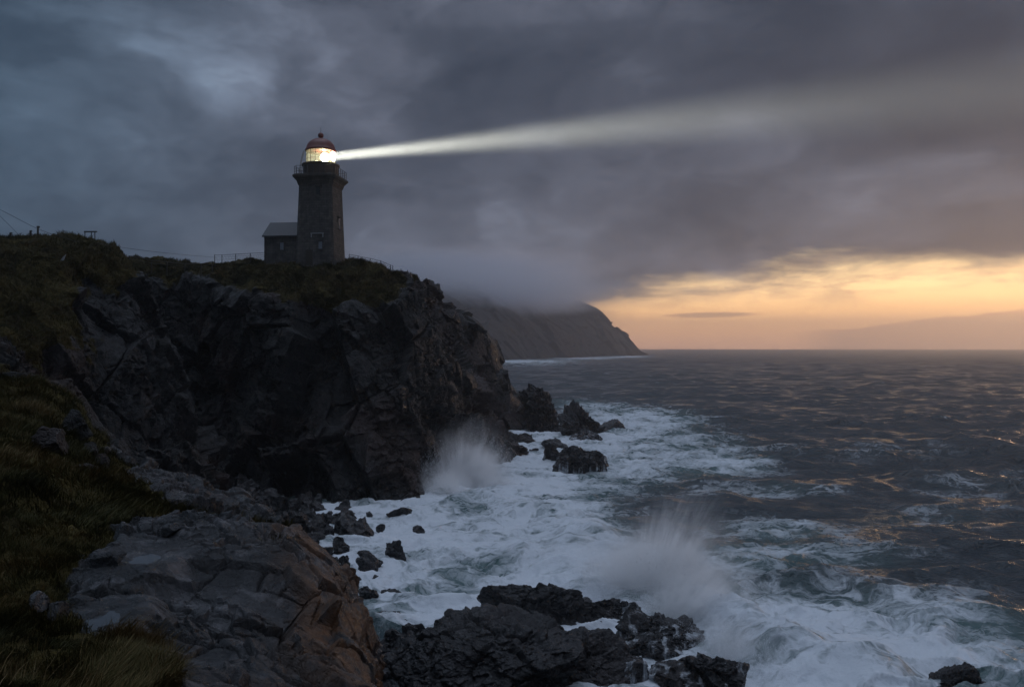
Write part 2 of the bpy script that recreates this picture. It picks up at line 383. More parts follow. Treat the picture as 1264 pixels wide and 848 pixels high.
headribs = [
 [(120,640,92,0),(125,560,100,0),(130,480,105,0),(140,400,108,0),(150,350,110,.6),(150,332,114,1),(150,330,150,1)],
 [(215,630,93,0),(212,545,103,0),(205,455,108,0),(200,390,110,.1),(198,345,112,.8),(198,330,118,1),(198,328,150,1)],
 [(285,630,94,0),(268,545,104,0),(258,455,110,0),(250,395,112,.1),(245,345,113,.8),(242,334,119,1),(242,332,150,1)],
 [(335,632,90,0),(322,565,98,0),(308,485,104,0),(302,405,107,0),(300,350,109,.8),(300,332,116,1),(300,330,150,1)],
 [(400,622,91,0),(388,570,94.5,0),(380,490,98,0),(377,420,101,.05),(375,352,105,.85),(378,332,112,1),(378,332,150,1)],
 [(455,620,93,0),(448,560,95,0),(440,485,98,.1),(436,415,101,.1),(432,352,105,.7),(430,334,112,1),(430,334,150,1)],
 [(512,616,95.5,0),(505,560,97.5,0),(498,490,100,.1),(494,410,104,0),(482,355,108,.6),(474,337,114,1),(465,338,150,1)],
 [(545,596,105,0),(532,545,104,0),(524,480,106,0),(522,415,108,0),(512,365,111,.2),(502,347,116,.7),(490,350,150,1)],
 [(598,580,118,0),(578,545,117,0),(552,485,116,0),(538,432,116,0),(527,385,117,0),(520,356,120,.3),(505,358,150,1)],
 [(662,563,134,0),(640,548,132,0),(590,520,129,0),(580,470,127,0),(555,424,125,0),(532,368,124,.1),(518,368,152,1)],
 [(655,550,150,0),(628,538,148,0),(588,512,145,0),(578,472,143,0),(552,430,142,0),(532,392,142,0),(515,388,165,1)],
 [(600,545,175,0),(590,525,172,0),(575,505,170,0),(565,468,168,0),(550,430,165,0),(530,400,165,0),(515,390,185,1)]]
headribs = [[(r[0][0], r[0][1] + 16, r[0][2] - 0.5, 0)] + r for r in headribs]
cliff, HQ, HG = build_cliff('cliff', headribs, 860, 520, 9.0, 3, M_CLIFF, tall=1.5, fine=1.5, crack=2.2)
tag(cliff, 'dark rocky headland cliff carrying the lighthouse', kind='structure')
backribs = [
 [(535,560,165),(535,520,168),(540,470,170),(545,430,172),(548,398,175),(540,392,200)],
 [(575,552,165),(575,510,168),(575,460,170),(573,420,172),(570,396,175),(560,392,200)],
 [(612,548,168),(608,505,170),(604,460,172),(598,425,175),(592,406,178),(580,402,200)],
 [(650,540,172),(642,515,175),(628,485,178),(616,452,180),(608,428,183),(596,420,205)],
 [(668,525,190),(655,502,192),(636,487,194),(622,470,196),(613,440,198),(600,436,215)],
 [(650,520,215),(640,500,215),(625,485,215),(610,465,215),(600,445,215),(590,440,230)]]
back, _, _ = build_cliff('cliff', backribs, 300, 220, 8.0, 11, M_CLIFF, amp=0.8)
tag(back, 'darker crag behind the headland', kind='structure')
leftribs = [
 [(-330,640,36,1),(-320,560,42,1),(-300,480,50,1),(-290,420,56,.9),(-280,350,64,.9),(-260,296,80,1),(-260,296,120,1)],
 [(-120,640,40,.9),(-120,540,46,.8),(-120,480,52,.9),(-110,420,58,.9),(-100,350,66,.9),(-100,298,80,1),(-100,300,120,1)],
 [(-10,640,47,.5),(-5,540,52,.3),(0,470,57,.6),(0,405,62,.75),(0,345,70,.8),(0,301,80,1),(0,303,120,1)],
 [(70,680,54,0),(62,560,59,0),(58,480,63,.2),(56,415,66,.7),(52,350,72,.7),(48,300,80,1),(48,302,120,1)],
 [(150,720,60,0),(138,590,65,0),(128,500,69,0),(118,420,72,.45),(112,350,76,.6),(100,306,82,1),(100,308,120,1)],
 [(215,740,65,0),(205,610,69,0),(192,520,73,0),(176,430,76,0),(160,360,80,.4),(140,316,86,1),(140,320,120,1)],
 [(262,740,72,0),(252,610,75,0),(235,520,79,0),(208,440,83,0),(182,372,87,.1),(160,334,93,.9),(158,334,120,1)],
 [(262,740,88,0),(252,610,91,0),(228,520,94,0),(200,440,97,0),(178,380,100,0),(160,345,104,.6),(155,345,125,1)]]
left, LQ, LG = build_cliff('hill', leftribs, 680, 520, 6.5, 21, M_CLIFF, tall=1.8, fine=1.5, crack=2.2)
tag(left, 'grassy hill ending in a rock buttress', kind='structure')

# ------------------------------------------------------------------ foreground slope and ledge
def nearterrain():
    R = [
     [(-900,1500,3.0,1),(-300,1300,3.0,1),(60,1300,3.1,1),(260,1300,3.4,.6),(400,1300,3.8,0),(480,1350,4.2,0),(520,1700,4.6,0),(560,3000,5.5,0)],
     [(-500,930,4.8,1),(0,930,5.0,1),(110,925,5.4,1),(230,915,6.0,.3),(370,905,7.0,0),(452,905,8.2,0),(462,1010,8.6,0),(475,1700,9.5,0)],
     [(-420,800,6.8,1),(0,800,7.2,1),(95,805,7.6,.75),(200,800,8.2,.1),(340,790,9.2,0),(440,790,10.8,0),(458,880,11.2,0),(472,1400,12,0)],
     [(-380,720,8.8,1),(0,725,9.4,1),(85,735,9.8,.5),(190,722,10.2,0),(330,712,11.0,0),(420,722,12.4,0),(447,790,12.9,0),(462,1200,14,0)],
     [(-350,640,11,1),(0,648,12,1),(110,668,12.4,.85),(205,668,12.9,.1),(320,664,13.8,.3),(405,684,14.6,.42),(434,735,15.0,0),(452,1080,16,0)],
     [(-330,585,14,1),(0,598,15,1),(100,618,15.6,1),(185,638,16.2,.8),(260,645,16.8,.5),(335,662,17.4,.35),(362,705,18.0,0),(380,960,19,0)],
     [(-320,530,18,1),(0,552,19,1),(85,572,19.8,1),(150,600,20.6,.9),(205,604,21,.0),(290,628,21.6,.2),(318,660,22.2,0),(336,900,23.5,0)],
     [(-310,490,22,1),(0,510,23.5,1),(70,532,24,1),(118,568,24.8,.8),(160,586,25.5,.4),(225,598,26.2,.0),(250,628,27,0),(268,860,28.5,0)],
     [(-300,458,27,1),(0,474,28.5,.8),(48,480,29,.9),(92,500,29.8,.8),(112,535,30.5,.5),(140,578,31.2,0),(155,622,32,0),(170,830,34,0)],
     [(-300,475,33,1),(0,488,34,.8),(48,500,34.5,.8),(92,540,35,.7),(112,600,35.5,0),(135,650,36,0),(150,700,36.5,0),(165,860,38,0)],
     [(-300,560,38,1),(0,600,39,.4),(48,640,39.5,.3),(92,700,40,0),(112,740,40.5,0),(135,780,41,0),(150,820,41.5,0),(165,960,43,0)]]
    return R
PUD = [(128, 762, 0.20, 0.42), (180, 710, 0.24, 0.36)]     # px, py, radii in metres
PUDDLES = []
def near_extra(q, g, nu, nv, gm):
    X = (q[:, 0] / q[:, 1]) * F + CX; Y = HY + (CAMZ - q[:, 2]) / q[:, 1] * F
    for (px, py, rx, ry) in PUD:
        i = np.argmin((X - px) ** 2 + (Y - py) ** 2 + 1e3 * (q[:, 1] > 14)); c = q[i].copy()
        near = ((q[:, 0] - c[0]) ** 2 / rx ** 2 + (q[:, 1] - c[1]) ** 2 / ry ** 2) < 1
        c[2] = np.percentile(q[near, 2], 55)
        dd = np.sqrt(((q[:, 0] - c[0]) / rx) ** 2 + ((q[:, 1] - c[1]) / ry) ** 2) * (1 + 0.12 * perlin(q * 4.0))
        w = 1 - sstep(dd, 1.7, 3.2)
        q[:, 2] = q[:, 2] * (1 - w) + (c[2] - 0.022 + 0.06 * sstep(dd, .4, 1.3) + 0.035 * perlin(q * 5.0)) * w
        PUDDLES.append((c, rx, ry))
    # ochre lichen along the outer rim and the right-hand face
    Xn = (q[:, 0] / q[:, 1]) * F + CX; u = np.interp(q[:, 1], [6, 8, 10, 12, 14, 17, 20], [1, 2, 3, 4, 4.5, 5.5, 6.5]); t = np.interp(Xn, [-100, 0, 100, 230, 370, 450, 475], [0, 1, 2, 3, 4, 5, 6])
    oc = sstep(t, 3.5, 4.5) * (1 - sstep(u, 5.8, 6.5)) * (0.85 + 0.8 * perlin(q * 0.7))
    return q, {'ochre': np.clip(oc, 0, 1)}
near, NQ, NG = build_cliff('terrain', nearterrain(), 1450, 1150, 1.9, 31, M_NEAR, flip=True, amp=0.68, extra=near_extra, tall=1.15, gsm=0.15, fine=1.6, crack=3.2, dens=((.12, 1.6, 1.7, 1.6, 1.4, 1, .8, .7, .4, .1), (.12, .9, 1.3, 1.3, 1.3, 1.2, .5)))
tag(near, 'foreground slope and rock ledge', kind='structure')
mw, q, b, _ = newmat('puddle_water')
b.inputs['Base Color'].default_value = (0.05, 0.055, 0.062, 1); b.inputs['Roughness'].default_value = 0.04; b.inputs['IOR'].default_value = 1.33
bp = q.n('ShaderNodeBump'); bp.inputs['Strength'].default_value = 0.15; bp.inputs['Distance'].default_value = 0.02
q.set(bp.inputs['Height'], q.noise(q.n('ShaderNodeNewGeometry').outputs['Position'], 9, 3)); mw.node_tree.links.new(bp.outputs[0], b.inputs['Normal'])
PL = ['shallow rain puddle on the wet ledge, the one nearest the grass', 'shallow rain puddle on the wet ledge, the one farther from the grass']
for k, (c, rx, ry) in enumerate(PUDDLES):
    bm = bmesh.new(); vs = []
    for i in range(40):
        a_ = i / 40 * 2 * math.pi; rr = 1.02 * (1 + 0.12 * math.sin(3 * a_ + k) + 0.08 * math.sin(5 * a_ + 2 * k))
        vs.append(bm.verts.new((c[0] + rr * rx * math.cos(a_), c[1] + rr * ry * math.sin(a_), c[2] + 0.004 * k)))
    bm.faces.new(vs)
    tag(obj('puddle', bm, mw), PL[k], 'puddle', 'puddles on the rock ledge')

# ------------------------------------------------------------------ far headland
farribs = [
 [(380,452,900),(380,430,940),(380,400,980),(380,372,1050),(380,345,1150),(380,330,1300)],
 [(520,450,960),(520,428,1000),(520,400,1050),(520,374,1110),(520,350,1200),(520,335,1350)],
 [(600,449,1030),(600,428,1070),(600,402,1120),(600,378,1180),(600,356,1260),(600,345,1400)],
 [(660,447,1180),(658,428,1210),(655,404,1260),(650,384,1320),(645,364,1400),(640,355,1550)],
 [(712,446,1330),(708,430,1360),(702,410,1400),(696,394,1450),(690,374,1500),(680,368,1650)],
 [(755,445,1480),(752,432,1500),(748,418,1530),(744,404,1560),(738,387,1600),(715,378,1750)],
 [(784,444,1600),(780,434,1620),(774,427,1640),(765,419,1660),(757,405,1690),(735,392,1800)],
 [(797,443,1700),(792,437,1710),(786,430,1720),(778,422,1730),(770,414,1750),(750,410,1850)],
 [(801,442,1800),(796,438,1810),(790,433,1820),(782,428,1830),(774,422,1850),(755,418,1950)]]
far, _, _ = build_cliff('far_cliff', farribs, 420, 200, 60.0, 41, M_FAR, amp=0.38)
tag(far, 'distant headland in mist', kind='structure')

# ------------------------------------------------------------------ sea
FOAM = [ # px, py, half width, half height, amount
 (440,650,120,50,1.2),(520,690,130,60,1.15),(560,640,110,45,1.1),(600,600,90,40,1.1),(660,640,110,40,.75),(480,740,90,50,1.1),
 (650,565,110,22,1.1),(700,535,90,16,1.1),(790,520,80,14,.95),(820,555,110,26,.75),(740,590,150,30,.6),(905,580,60,12,.6),
 (720,505,50,7,.7),(610,720,120,55,1.05),(730,700,80,50,.9),(820,780,120,60,1.05),(930,800,140,70,.95),(1060,800,160,60,.72),(1180,790,150,50,.62),(1150,870,300,50,.72),
 (1000,690,150,24,.55),(930,650,70,16,.4),(890,690,90,22,.4),(1150,640,120,18,.36),(1080,560,140,12,.26),(1200,600,90,16,.3),(980,655,80,12,.4),(960,612,90,9,.45),(700,800,120,80,1.0),(1220,840,120,30,.55),
 (660,452,60,3.5,.5),(720,445.5,40,1.8,1.25),(640,449,60,1.8,1.2),(775,443.5,30,1.4,1.2)]
def build_sea():
    # polar sheet: fine near the shore, coarser with distance
    nr, na = 1300, 1000
    rr = 22 * (6000 / 22) ** (np.linspace(0, 1, nr) ** 1.0)
    an = np.radians(np.concatenate([np.linspace(-88, -27, 60, endpoint=False), np.linspace(-27, 37, na - 110, endpoint=False), np.linspace(37, 88, 50)]))
    R, A_ = np.meshgrid(rr, an, indexing='ij')
    X = (R * np.sin(A_)).ravel(); Y = (R * np.cos(A_)).ravel()
    dr = np.gradient(rr)[:, None] * np.ones_like(R); dr = dr.ravel()
    rnd = np.random.RandomState(5); Z = np.zeros_like(X); DX = np.zeros_like(X); DY = np.zeros_like(X)
    D = np.maximum(Y, 5); px = CX + X / D * F; py = HY + CAMZ / D * F
    foam = np.zeros_like(X)
    p3 = np.stack([X, Y, 0 * X], 1)
    wq = perlin(p3 / 14) * 0.5 + perlin(p3 / 5 + 9) * 0.25
    for (a_, b_, sx, sy, am) in FOAM:
        foam += am * np.exp(-(((px - a_) / sx) ** 2 + ((py - b_) / sy) ** 2 ) ** 1.3)
    foam = np.where(Y > 5, foam, 0.4)
    foam = np.clip(foam, 0, 1.25)
    shelter = 1 - 0.55 * np.clip(foam, 0, 1) * sstep(py, 470, 560)
    grp = 0.75 + 0.5 * perlin(p3 / 55.0 + 4)
    for k in range(110):
        lam = 1.1 * (34 / 1.1) ** (rnd.rand() ** 0.95)
        th = math.radians(-90 - 12 + rnd.normal() * 30)            # travelling towards the shore
        kk = 2 * math.pi / lam; kx, ky = kk * math.cos(th), kk * math.sin(th)
        am = 0.022 * lam ** 0.62 * (0.6 + 0.8 * rnd.rand())
        vis = 1 - sstep(dr, lam / 5.5, lam / 2.6)
        if not vis.any(): continue
        ph = kx * X + ky * Y + rnd.rand() * 6.283 + 0.9 * wq
        aa = am * vis * grp
        Z += aa * np.cos(ph) * shelter; DX -= aa * math.cos(th) * np.sin(ph) * 0.75; DY -= aa * math.sin(th) * np.sin(ph) * 0.75
    # a breaking swell running in along the rocks
    def ridge(pts, w, h):
        P_ = np.array([sea_at(*t)[:2] for t in pts]); best = np.full(len(X), 1e9)
        m = (np.abs(X - P_[:, 0].mean()) < 60) & (np.abs(Y - P_[:, 1].mean()) < 60); xs, ys = X[m], Y[m]; bb = np.full(m.sum(), 1e9)
        for a_, b_ in zip(P_, P_[1:]):
            t = np.clip(((xs - a_[0]) * (b_ - a_)[0] + (ys - a_[1]) * (b_ - a_)[1]) / ((b_ - a_) ** 2).sum(), 0, 1)
            bb = np.minimum(bb, np.hypot(xs - a_[0] - t * (b_ - a_)[0], ys - a_[1] - t * (b_ - a_)[1]))
        Z[m] += h * np.exp(-(bb / w) ** 2)
    ridge([(520,640),(600,625),(680,640),(740,670)], 2.6, 0.9)
    ridge([(700,690),(790,700),(880,760),(960,810),(1060,830)], 2.0, 1.5)
    ridge([(880,600),(980,606),(1080,604)], 3.0, 0.8)
    ridge([(640,690),(720,712),(770,740)], 2.2, 0.8)
    ridge([(1020,720),(1120,740),(1240,760)], 3.0, 0.7)
    churn = np.clip(foam, 0, 1) * (Y < 300)
    ps = np.stack([(X * .92 + Y * .38) / 6.0, (Y * .92 - X * .38) / 2.6, 0 * X], 1); ps = ps + .5 * np.stack([perlin(p3 / 7 + 3), perlin(p3 / 7 + 13), 0 * X], 1)
    Z += churn * (0.55 * fbm(ps, 4, 0.5) + 0.16 * (1 - 2 * np.abs(fbm(ps * 2.7, 3, 0.5))))
    crest = sstep(Z, 0.75, 1.7) * sstep(perlin(p3 / 9.0 + 31), 0.0, 0.5) * (Y < 500)
    foam = np.clip(foam + 0.45 * crest, 0, 1.25)
    v = np.stack([X + DX, Y + DY, Z], 1)
    # flow coordinates for the foam: smeared along the drift, warped
    return mesh_np('sea', v, grid_faces(nr, na, True), M_SEA, None, True, {'foam': foam})
def sea_mat():
    m, q, b, out = newmat('sea_water')
    pos = q.n('ShaderNodeNewGeometry').outputs['Position']
    x, y, z = q.sep(pos)
    fo = q.n('ShaderNodeAttribute', attribute_name='foam').outputs['Fac']
    flat = q.xyz(x, y, 0.0)
    w1 = q.v('SUBTRACT', q.noise(flat, 0.10, 3, 0.5, 0, True), (0.5, 0.5, 0.5))
    w2 = q.v('SUBTRACT', q.noise(flat, 0.45, 3, 0.5, 0, True), (0.5, 0.5, 0.5))
    fl = q.v('ADD', flat, q.v('ADD', q.v('SCALE', w1, None, 14.0), q.v('SCALE', w2, None, 3.0)))
    fl = q.v('MULTIPLY', fl, (0.42, 1.5, 1.0))
    def ridged(v_, sc, d, dist_=0.3):
        return q.m('SUBTRACT', 1.0, q.m('MULTIPLY', q.m('ABSOLUTE', q.m('SUBTRACT', q.noise(v_, sc, d, 0.55, dist_), 0.5)), 5.0), clamp=True)
    fl2 = q.v('ADD', q.v('MULTIPLY', flat, (0.45, 1.5, 1.0)), q.v('ADD', q.v('SCALE', w1, None, 22.0), q.v('SCALE', w2, None, 5.0)))
    ra = ridged(fl, 0.22, 3); rb = ridged(fl2, 0.55, 4); rc = q.noise(fl, 2.2, 5, 0.65, 0.5)
    nb = q.noise(q.v('ADD', flat, q.v('SCALE', w1, None, 9.0)), 0.13, 3, 0.5)
    t = q.m('ADD', q.m('MULTIPLY', ra, 0.42), q.m('MULTIPLY', rb, 0.34))
    t = q.m('ADD', t, q.m('MULTIPLY', rc, 0.20))
    t = q.m('ADD', t, q.m('MULTIPLY', q.m('SUBTRACT', nb, 0.5), 1.6))
    th = q.m('SUBTRACT', 0.86, q.m('MULTIPLY', fo, 0.54))
    f = q.sm(q.m('SUBTRACT', t, th), -0.14, 0.56)
    f = q.m('MULTIPLY', f, q.sm(fo, 0.02, 0.3))
    dist = q.v('LENGTH', flat)
    deep = q.mix(q.sm(fo, 0.1, 0.9), (0.034, 0.046, 0.054), (0.060, 0.112, 0.112))
    col = q.mix(f, deep, (0.62, 0.66, 0.70))
    q.set(b.inputs['Base Color'], col)
    rg = q.sm(dist, 60, 1200, 0.14, 0.30)
    q.set(b.inputs['Roughness'], q.mix(f, rg, 0.75))
    b.inputs['IOR'].default_value = 1.333
    wv = q.v('MULTIPLY', pos, (0.75, 1.25, 1.0))
    h = q.m('MULTIPLY', q.noise(wv, 0.9, 6, 0.6, 0.3), 0.55)
    hm = q.m('SUBTRACT', 1.0, q.m('ABSOLUTE', q.m('SUBTRACT', q.m('MULTIPLY', q.noise(wv, 0.42, 5, 0.6, 0.5), 2.0), 1.0)))
    h = q.m('ADD', h, q.m('MULTIPLY', hm, q.sm(fo, 0.2, 0.8, 1.1, 0.5)))
    h2 = q.m('MULTIPLY', q.noise(wv, 0.14, 8, 0.68, 0.3), 1.0)
    h = q.m('MULTIPLY', h, q.sm(fo, 0.3, 1.0, 1.0, 0.45))
    h = q.m('MULTIPLY', h, 1.0)
    bp = q.n('ShaderNodeBump'); bp.inputs['Strength'].default_value = 0.9; bp.inputs['Distance'].default_value = 0.55
    q.set(bp.inputs['Height'], q.m('ADD', q.m('MULTIPLY', h, q.sm(dist, 130, 900, 1.0, 0.3)), q.m('MULTIPLY', f, 0.25)))
    bp2 = q.n('ShaderNodeBump'); q.set(bp2.inputs['Distance'], q.sm(dist, 90, 900, 0.0, 0.6)); bp2.inputs['Strength'].default_value = 0.8
    q.set(bp2.inputs['Height'], h2); m.node_tree.links.new(bp.outputs[0], bp2.inputs['Normal'])
    m.node_tree.links.new(bp2.outputs[0], b.inputs['Normal'])
    return m
M_SEA = sea_mat()
tag(build_sea(), 'rough sea', kind='structure')
# the sea bed and land under everything, so nothing is open from the side
M_BED = plain('sea_bed', (0.05, 0.05, 0.045))
bm = bmesh.new(); bmesh.ops.create_grid(bm, x_segments=2, y_segments=2, size=6000, matrix=Matrix.Translation((0, 0, -9)))
tag(obj('ground', bm, M_BED), kind='structure')
# ------------------------------------------------------------------ rocks in the surf
def rock_obj(name, c, size, seed, sub=4, mat=None, rz=0.0, cuts=16, rough=1.0, flat=None, lo=.42):
    bm = bmesh.new(); bmesh.ops.create_icosphere(bm, subdivisions=sub, radius=1.0)
    v = np.array([w.co[:] for w in bm.verts]); f = np.array([[w.index for w in fc.verts] for fc in bm.faces]); bm.free()
    r = np.random.RandomState(seed)
    for k in range(cuts):
        n = r.normal(size=3); n /= np.linalg.norm(n); h = r.uniform(lo, 0.88)
        d = v @ n - h; v = v - np.where(d > 0, d, 0)[:, None] * n
    if flat: v[:, 2] += flat * v[:, 0]
    sz = np.array(size); s = float(np.min(sz)) * 0.9
    w = v * sz
    cz, sn = math.cos(rz), math.sin(rz); w = np.stack([w[:, 0] * cz - w[:, 1] * sn, w[:, 0] * sn + w[:, 1] * cz, w[:, 2]], 1)
    nrm = v / (np.linalg.norm(v, axis=1)[:, None] + 1e-9)
    o3 = np.array(c) * 1.7 + seed
    d = 0.20 * s * blocks(w + o3, s * 0.8, (1.4, 1, 0.8), ROT2, seed % 50, warp=0.3, groove=.5, gw=.07) + 0.10 * s * blocks(w + o3, s * 0.33, (1.5, 1, 0.8), ROT1, seed % 40) + 0.06 * s * fbm((w + o3) / (s * 0.35), 5, 0.6)
    if sub >= 6: d = d + 0.05 * s * blocks(w + o3, s * 0.15, (2.2, 1, 0.6), ROT2, seed % 30, .9, .35, .08) + .02 * s * blocks(w + o3, s * .06, (1.8, 1, .8), ROT1, seed % 20, .9, .3, .1)
    w = w + nrm * (d * rough)[:, None]
    o = mesh_np(name, w, f, mat or M_WET, None, False); o.location = c
    return o
def sea_rock(px, pb, wpx, hpx, label, seed, sub=5, depth=0.8, group=None, mat=None, name='sea_rock', lift=0.0, rough=1.0, flat=None, cuts=16, lo=.42):
    """rock whose waterline is near (px,pb), wpx wide and hpx above its waterline"""
    c = sea_at(px, pb); D = c[1]; w = wpx / F * D / 2 * 1.25; h = hpx / F * D * 1.25
    o = rock_obj(name, (c[0], c[1] + w * depth * 0.4, lift), (w, w * depth, max(h, 0.25)), seed, sub, mat, random.Random(seed).uniform(-.4, .4), rough=rough, flat=flat, cuts=cuts, lo=lo)
    tag(o, label, 'rock', group); return o
sea_rock(668,533,62,54,'tall blunt sea stack close behind the cliff point',101,6,.9,None,flat=-.15,rough=1.5)
sea_rock(714,541,66,38,'pointed dark rock just right of the tall sea stack',152,6,.8,rough=1.6,flat=-.2)
sea_rock(722,545,50,14,'low rock skirted with running white water below the pointed rock',103,5,.6,mat=M_WASH)
sea_rock(757,538,58,20,'low rock trailing off right of the pointed rock',104,5,.5)
sea_rock(776,538,18,4,'tiny outermost rock at the tail of the stacks',105,4,.6)
sea_rock(652,522,44,36,'dark rock wedged between cliff point and tall stack',106,5,.9)
sea_rock(686,556,36,9,'thin flat rock awash just above the foam covered rocks',107,4,.5)
sea_rock(684,576,40,22,'rounded left lump of the rock that waves pour over',108,5,.7,mat=M_WASH)
sea_rock(714,584,60,32,'ridged rock in mid channel with waves pouring over it',109,6,.6,mat=M_WASH)
sea_rock(738,582,26,20,'narrow right end of the rock that waves pour over',110,5,.6,mat=M_WASH)
sea_rock(498,642,34,13,'long dark rock alone in foam near the foot of the cliff',111,5,.6,flat=-.3)
sea_rock(516,658,20,6,'small flat rock awash below the long dark one',112,4,.6)
sea_rock(487,690,34,19,'squat dark rock alone in the middle of the foamy bay',113,5,.7,flat=-.2)
sea_rock(439,667,42,28,'pointed boulder at the outer edge of the boulder beach',114,5,.8)
sea_rock(420,684,30,16,'rounded boulder in foam below the pointed one',115,5,.8)
sea_rock(452,705,28,16,'cluster boulder in foam right of the ochre rock',116,4,.8)
sea_rock(446,690,20,9,'small boulder awash under the pointed beach boulder',117,4,.8)
sea_rock(453,745,30,14,'low black rock beside the top of the ochre rock face',118,5,.7)
sea_rock(480,738,34,9,'smooth half drowned rock right of the low black rock',119,5,.7)
sea_rock(484,772,46,16,'knobbly rock above the shore slabs',120,5,.6)
sea_rock(403,652,26,16,'dark boulder at the water edge of the boulder beach',121,5,.8)
sea_rock(420,632,24,5,'flat rock awash at the head of the bay',122,4,.8)
# near shore slabs
sea_rock(612,858,225,84,'largest black slab on the near shore, cracked and domed',130,7,.6,None,rough=.8,flat=.06,cuts=22,lo=.62)
sea_rock(668,776,150,48,'long tilted slab behind the largest one',131,6,.5,rough=.8,flat=-.12,cuts=20,lo=.58)
sea_rock(716,842,120,60,'sloping slab at the right foot of the largest one',132,6,.6,flat=-.15,rough=.8,lo=.55)
sea_rock(735,768,70,32,'dark rock right of the long tilted slab',133,6,.6)
sea_rock(768,774,60,30,'block under the left side of the bursting wave',134,6,.7,mat=M_WASH)
sea_rock(815,800,100,44,'rock that the big wave is bursting over',135,6,.6,mat=M_WASH)
sea_rock(800,812,70,24,'wet rock streaked with foam in front of the bursting wave',136,6,.6,mat=M_WASH)
sea_rock(772,842,60,22,'foam fringed rock at the lower edge between slab and wave',137,5,.7,mat=M_WASH)
sea_rock(840,852,80,24,'low rock covered with foam at the bottom of the picture',138,5,.6,mat=M_WASH)
sea_rock(890,856,80,32,'right end of the shore rocks, washed by the falling wave',139,6,.6,mat=M_WASH)
sea_rock(1180,862,90,32,'lone dark rock at the bottom edge far out to the right',140,6,.6,flat=-.1)
sea_rock(530,842,90,44,'broken block left of the largest slab',141,6,.8)
sea_rock(492,850,70,42,'broken block beside the foot of the ochre rock face',142,6,.8)
sea_rock(500,822,50,26,'small upright block behind the broken ones',143,5,.8)
sea_rock(562,852,80,50,'jumbled block leaning on the left of the largest slab',144,6,.8)
sea_rock(748,800,36,8,'small rock showing through the wash right of the slab',145,4,.8)
rr_ = random.Random(9)
for k in range(46):
    px = rr_.uniform(455, 555); pb = rr_.uniform(815, 870); s = rr_.uniform(12, 40)
    sea_rock(px, pb, s, s * rr_.uniform(.5, .8), 'angular block in the rubble left of the largest shore slab', 200 + k, 4, .9, 'blocks in the shore rubble', name='boulder', lift=rr_.uniform(0, 1.2))
for k in range(34):
    px = rr_.uniform(700, 900); pb = 775 + (px - 700) * .3 + rr_.uniform(-12, 55); s = rr_.uniform(6, 26)
    sea_rock(px, pb, s, s * rr_.uniform(.3, .55), 'small rock in the wash among the foam covered rocks', 300 + k, 4, .9, 'small rocks in the wash', name='boulder')
for k in range(110):
    t = rr_.random(); px = 285 + 150 * t ** .9 + rr_.uniform(-12, 8); pb = 628 + 60 * rr_.random() * (1 - abs(t - .55)); s = rr_.uniform(9, 30) * (1.15 - .5 * t)
    sea_rock(px, pb, s, s * rr_.uniform(.5, .9), 'dark boulder in the boulder beach at the foot of the gully', 400 + k, 4, .95, 'boulders of the beach below the gully', name='boulder', lift=rr_.uniform(0, 3.0) * max(0, 1 - t * 1.6))
for k, (px, pb, s) in enumerate([(385,672,26),(400,690,22),(372,664,30),(392,655,24),(410,702,18),(425,700,16),(440,724,14),(430,650,16),(466,700,12),(470,655,10),(462,722,14),(500,775,12),(470,770,16),(455,640,9)]):
    sea_rock(px, pb, s, s * .55, 'wet boulder scattered in foam off the boulder beach', 560 + k, 4, .9, 'boulders scattered in the foam', name='boulder')
# loose stones on the near slope
def near_pt(px, py, dmax=60):
    q_ = NQ.reshape(-1, 3); X = q_[:, 0] / q_[:, 1] * F + CX; Y = HY + (CAMZ - q_[:, 2]) / q_[:, 1] * F
    i = np.argmin((X - px) ** 2 + (Y - py) ** 2 + 1e-1 * q_[:, 1]); return q_[i]
for k, (px, py, w, h, lab) in enumerate([
    (134,690,40,24,'flat slab lying tilted where grass meets the ledge'),
    (60,545,46,36,'large rounded boulder half sunk in grass below the skyline'),
    (88,528,48,40,'blue grey boulder crowning the near grassy shoulder'),
    (110,560,26,26,'upright boulder right of the blue grey boulder'),
    (126,575,18,26,'pale brown leaning stone at the edge of the shoulder'),
    (20,466,50,12,'pale flat slab on top of the grass at the picture edge'),
    (212,655,34,14,'low smooth stone in turf behind the ledge'),
    (45,745,26,24,'dark stone in the grass left of the puddles'),
    (70,758,34,24,'brown stone right beside the dark one left of the puddles'),
    (200,825,40,40,'upright dark block at the front of the ledge'),
    (100,690,14,8,'small pebble like stone above the tilted slab'),
    (100,578,40,10,'thin flat stone under the pale leaning stone')]):
    c = near_pt(px, py + h * .3); D = c[1]; ww = w / F * D / 2 * 1.25; hh = h / F * D / 2 * 1.3
    o = rock_obj('boulder', (c[0], c[1], c[2] + hh * .2), (ww, ww * .8, hh), 700 + k, 5, M_NEAR if py > 640 else M_CLIFF, .2 * k, rough=.8); tag(o, lab, 'rock', 'stones on the near slope')

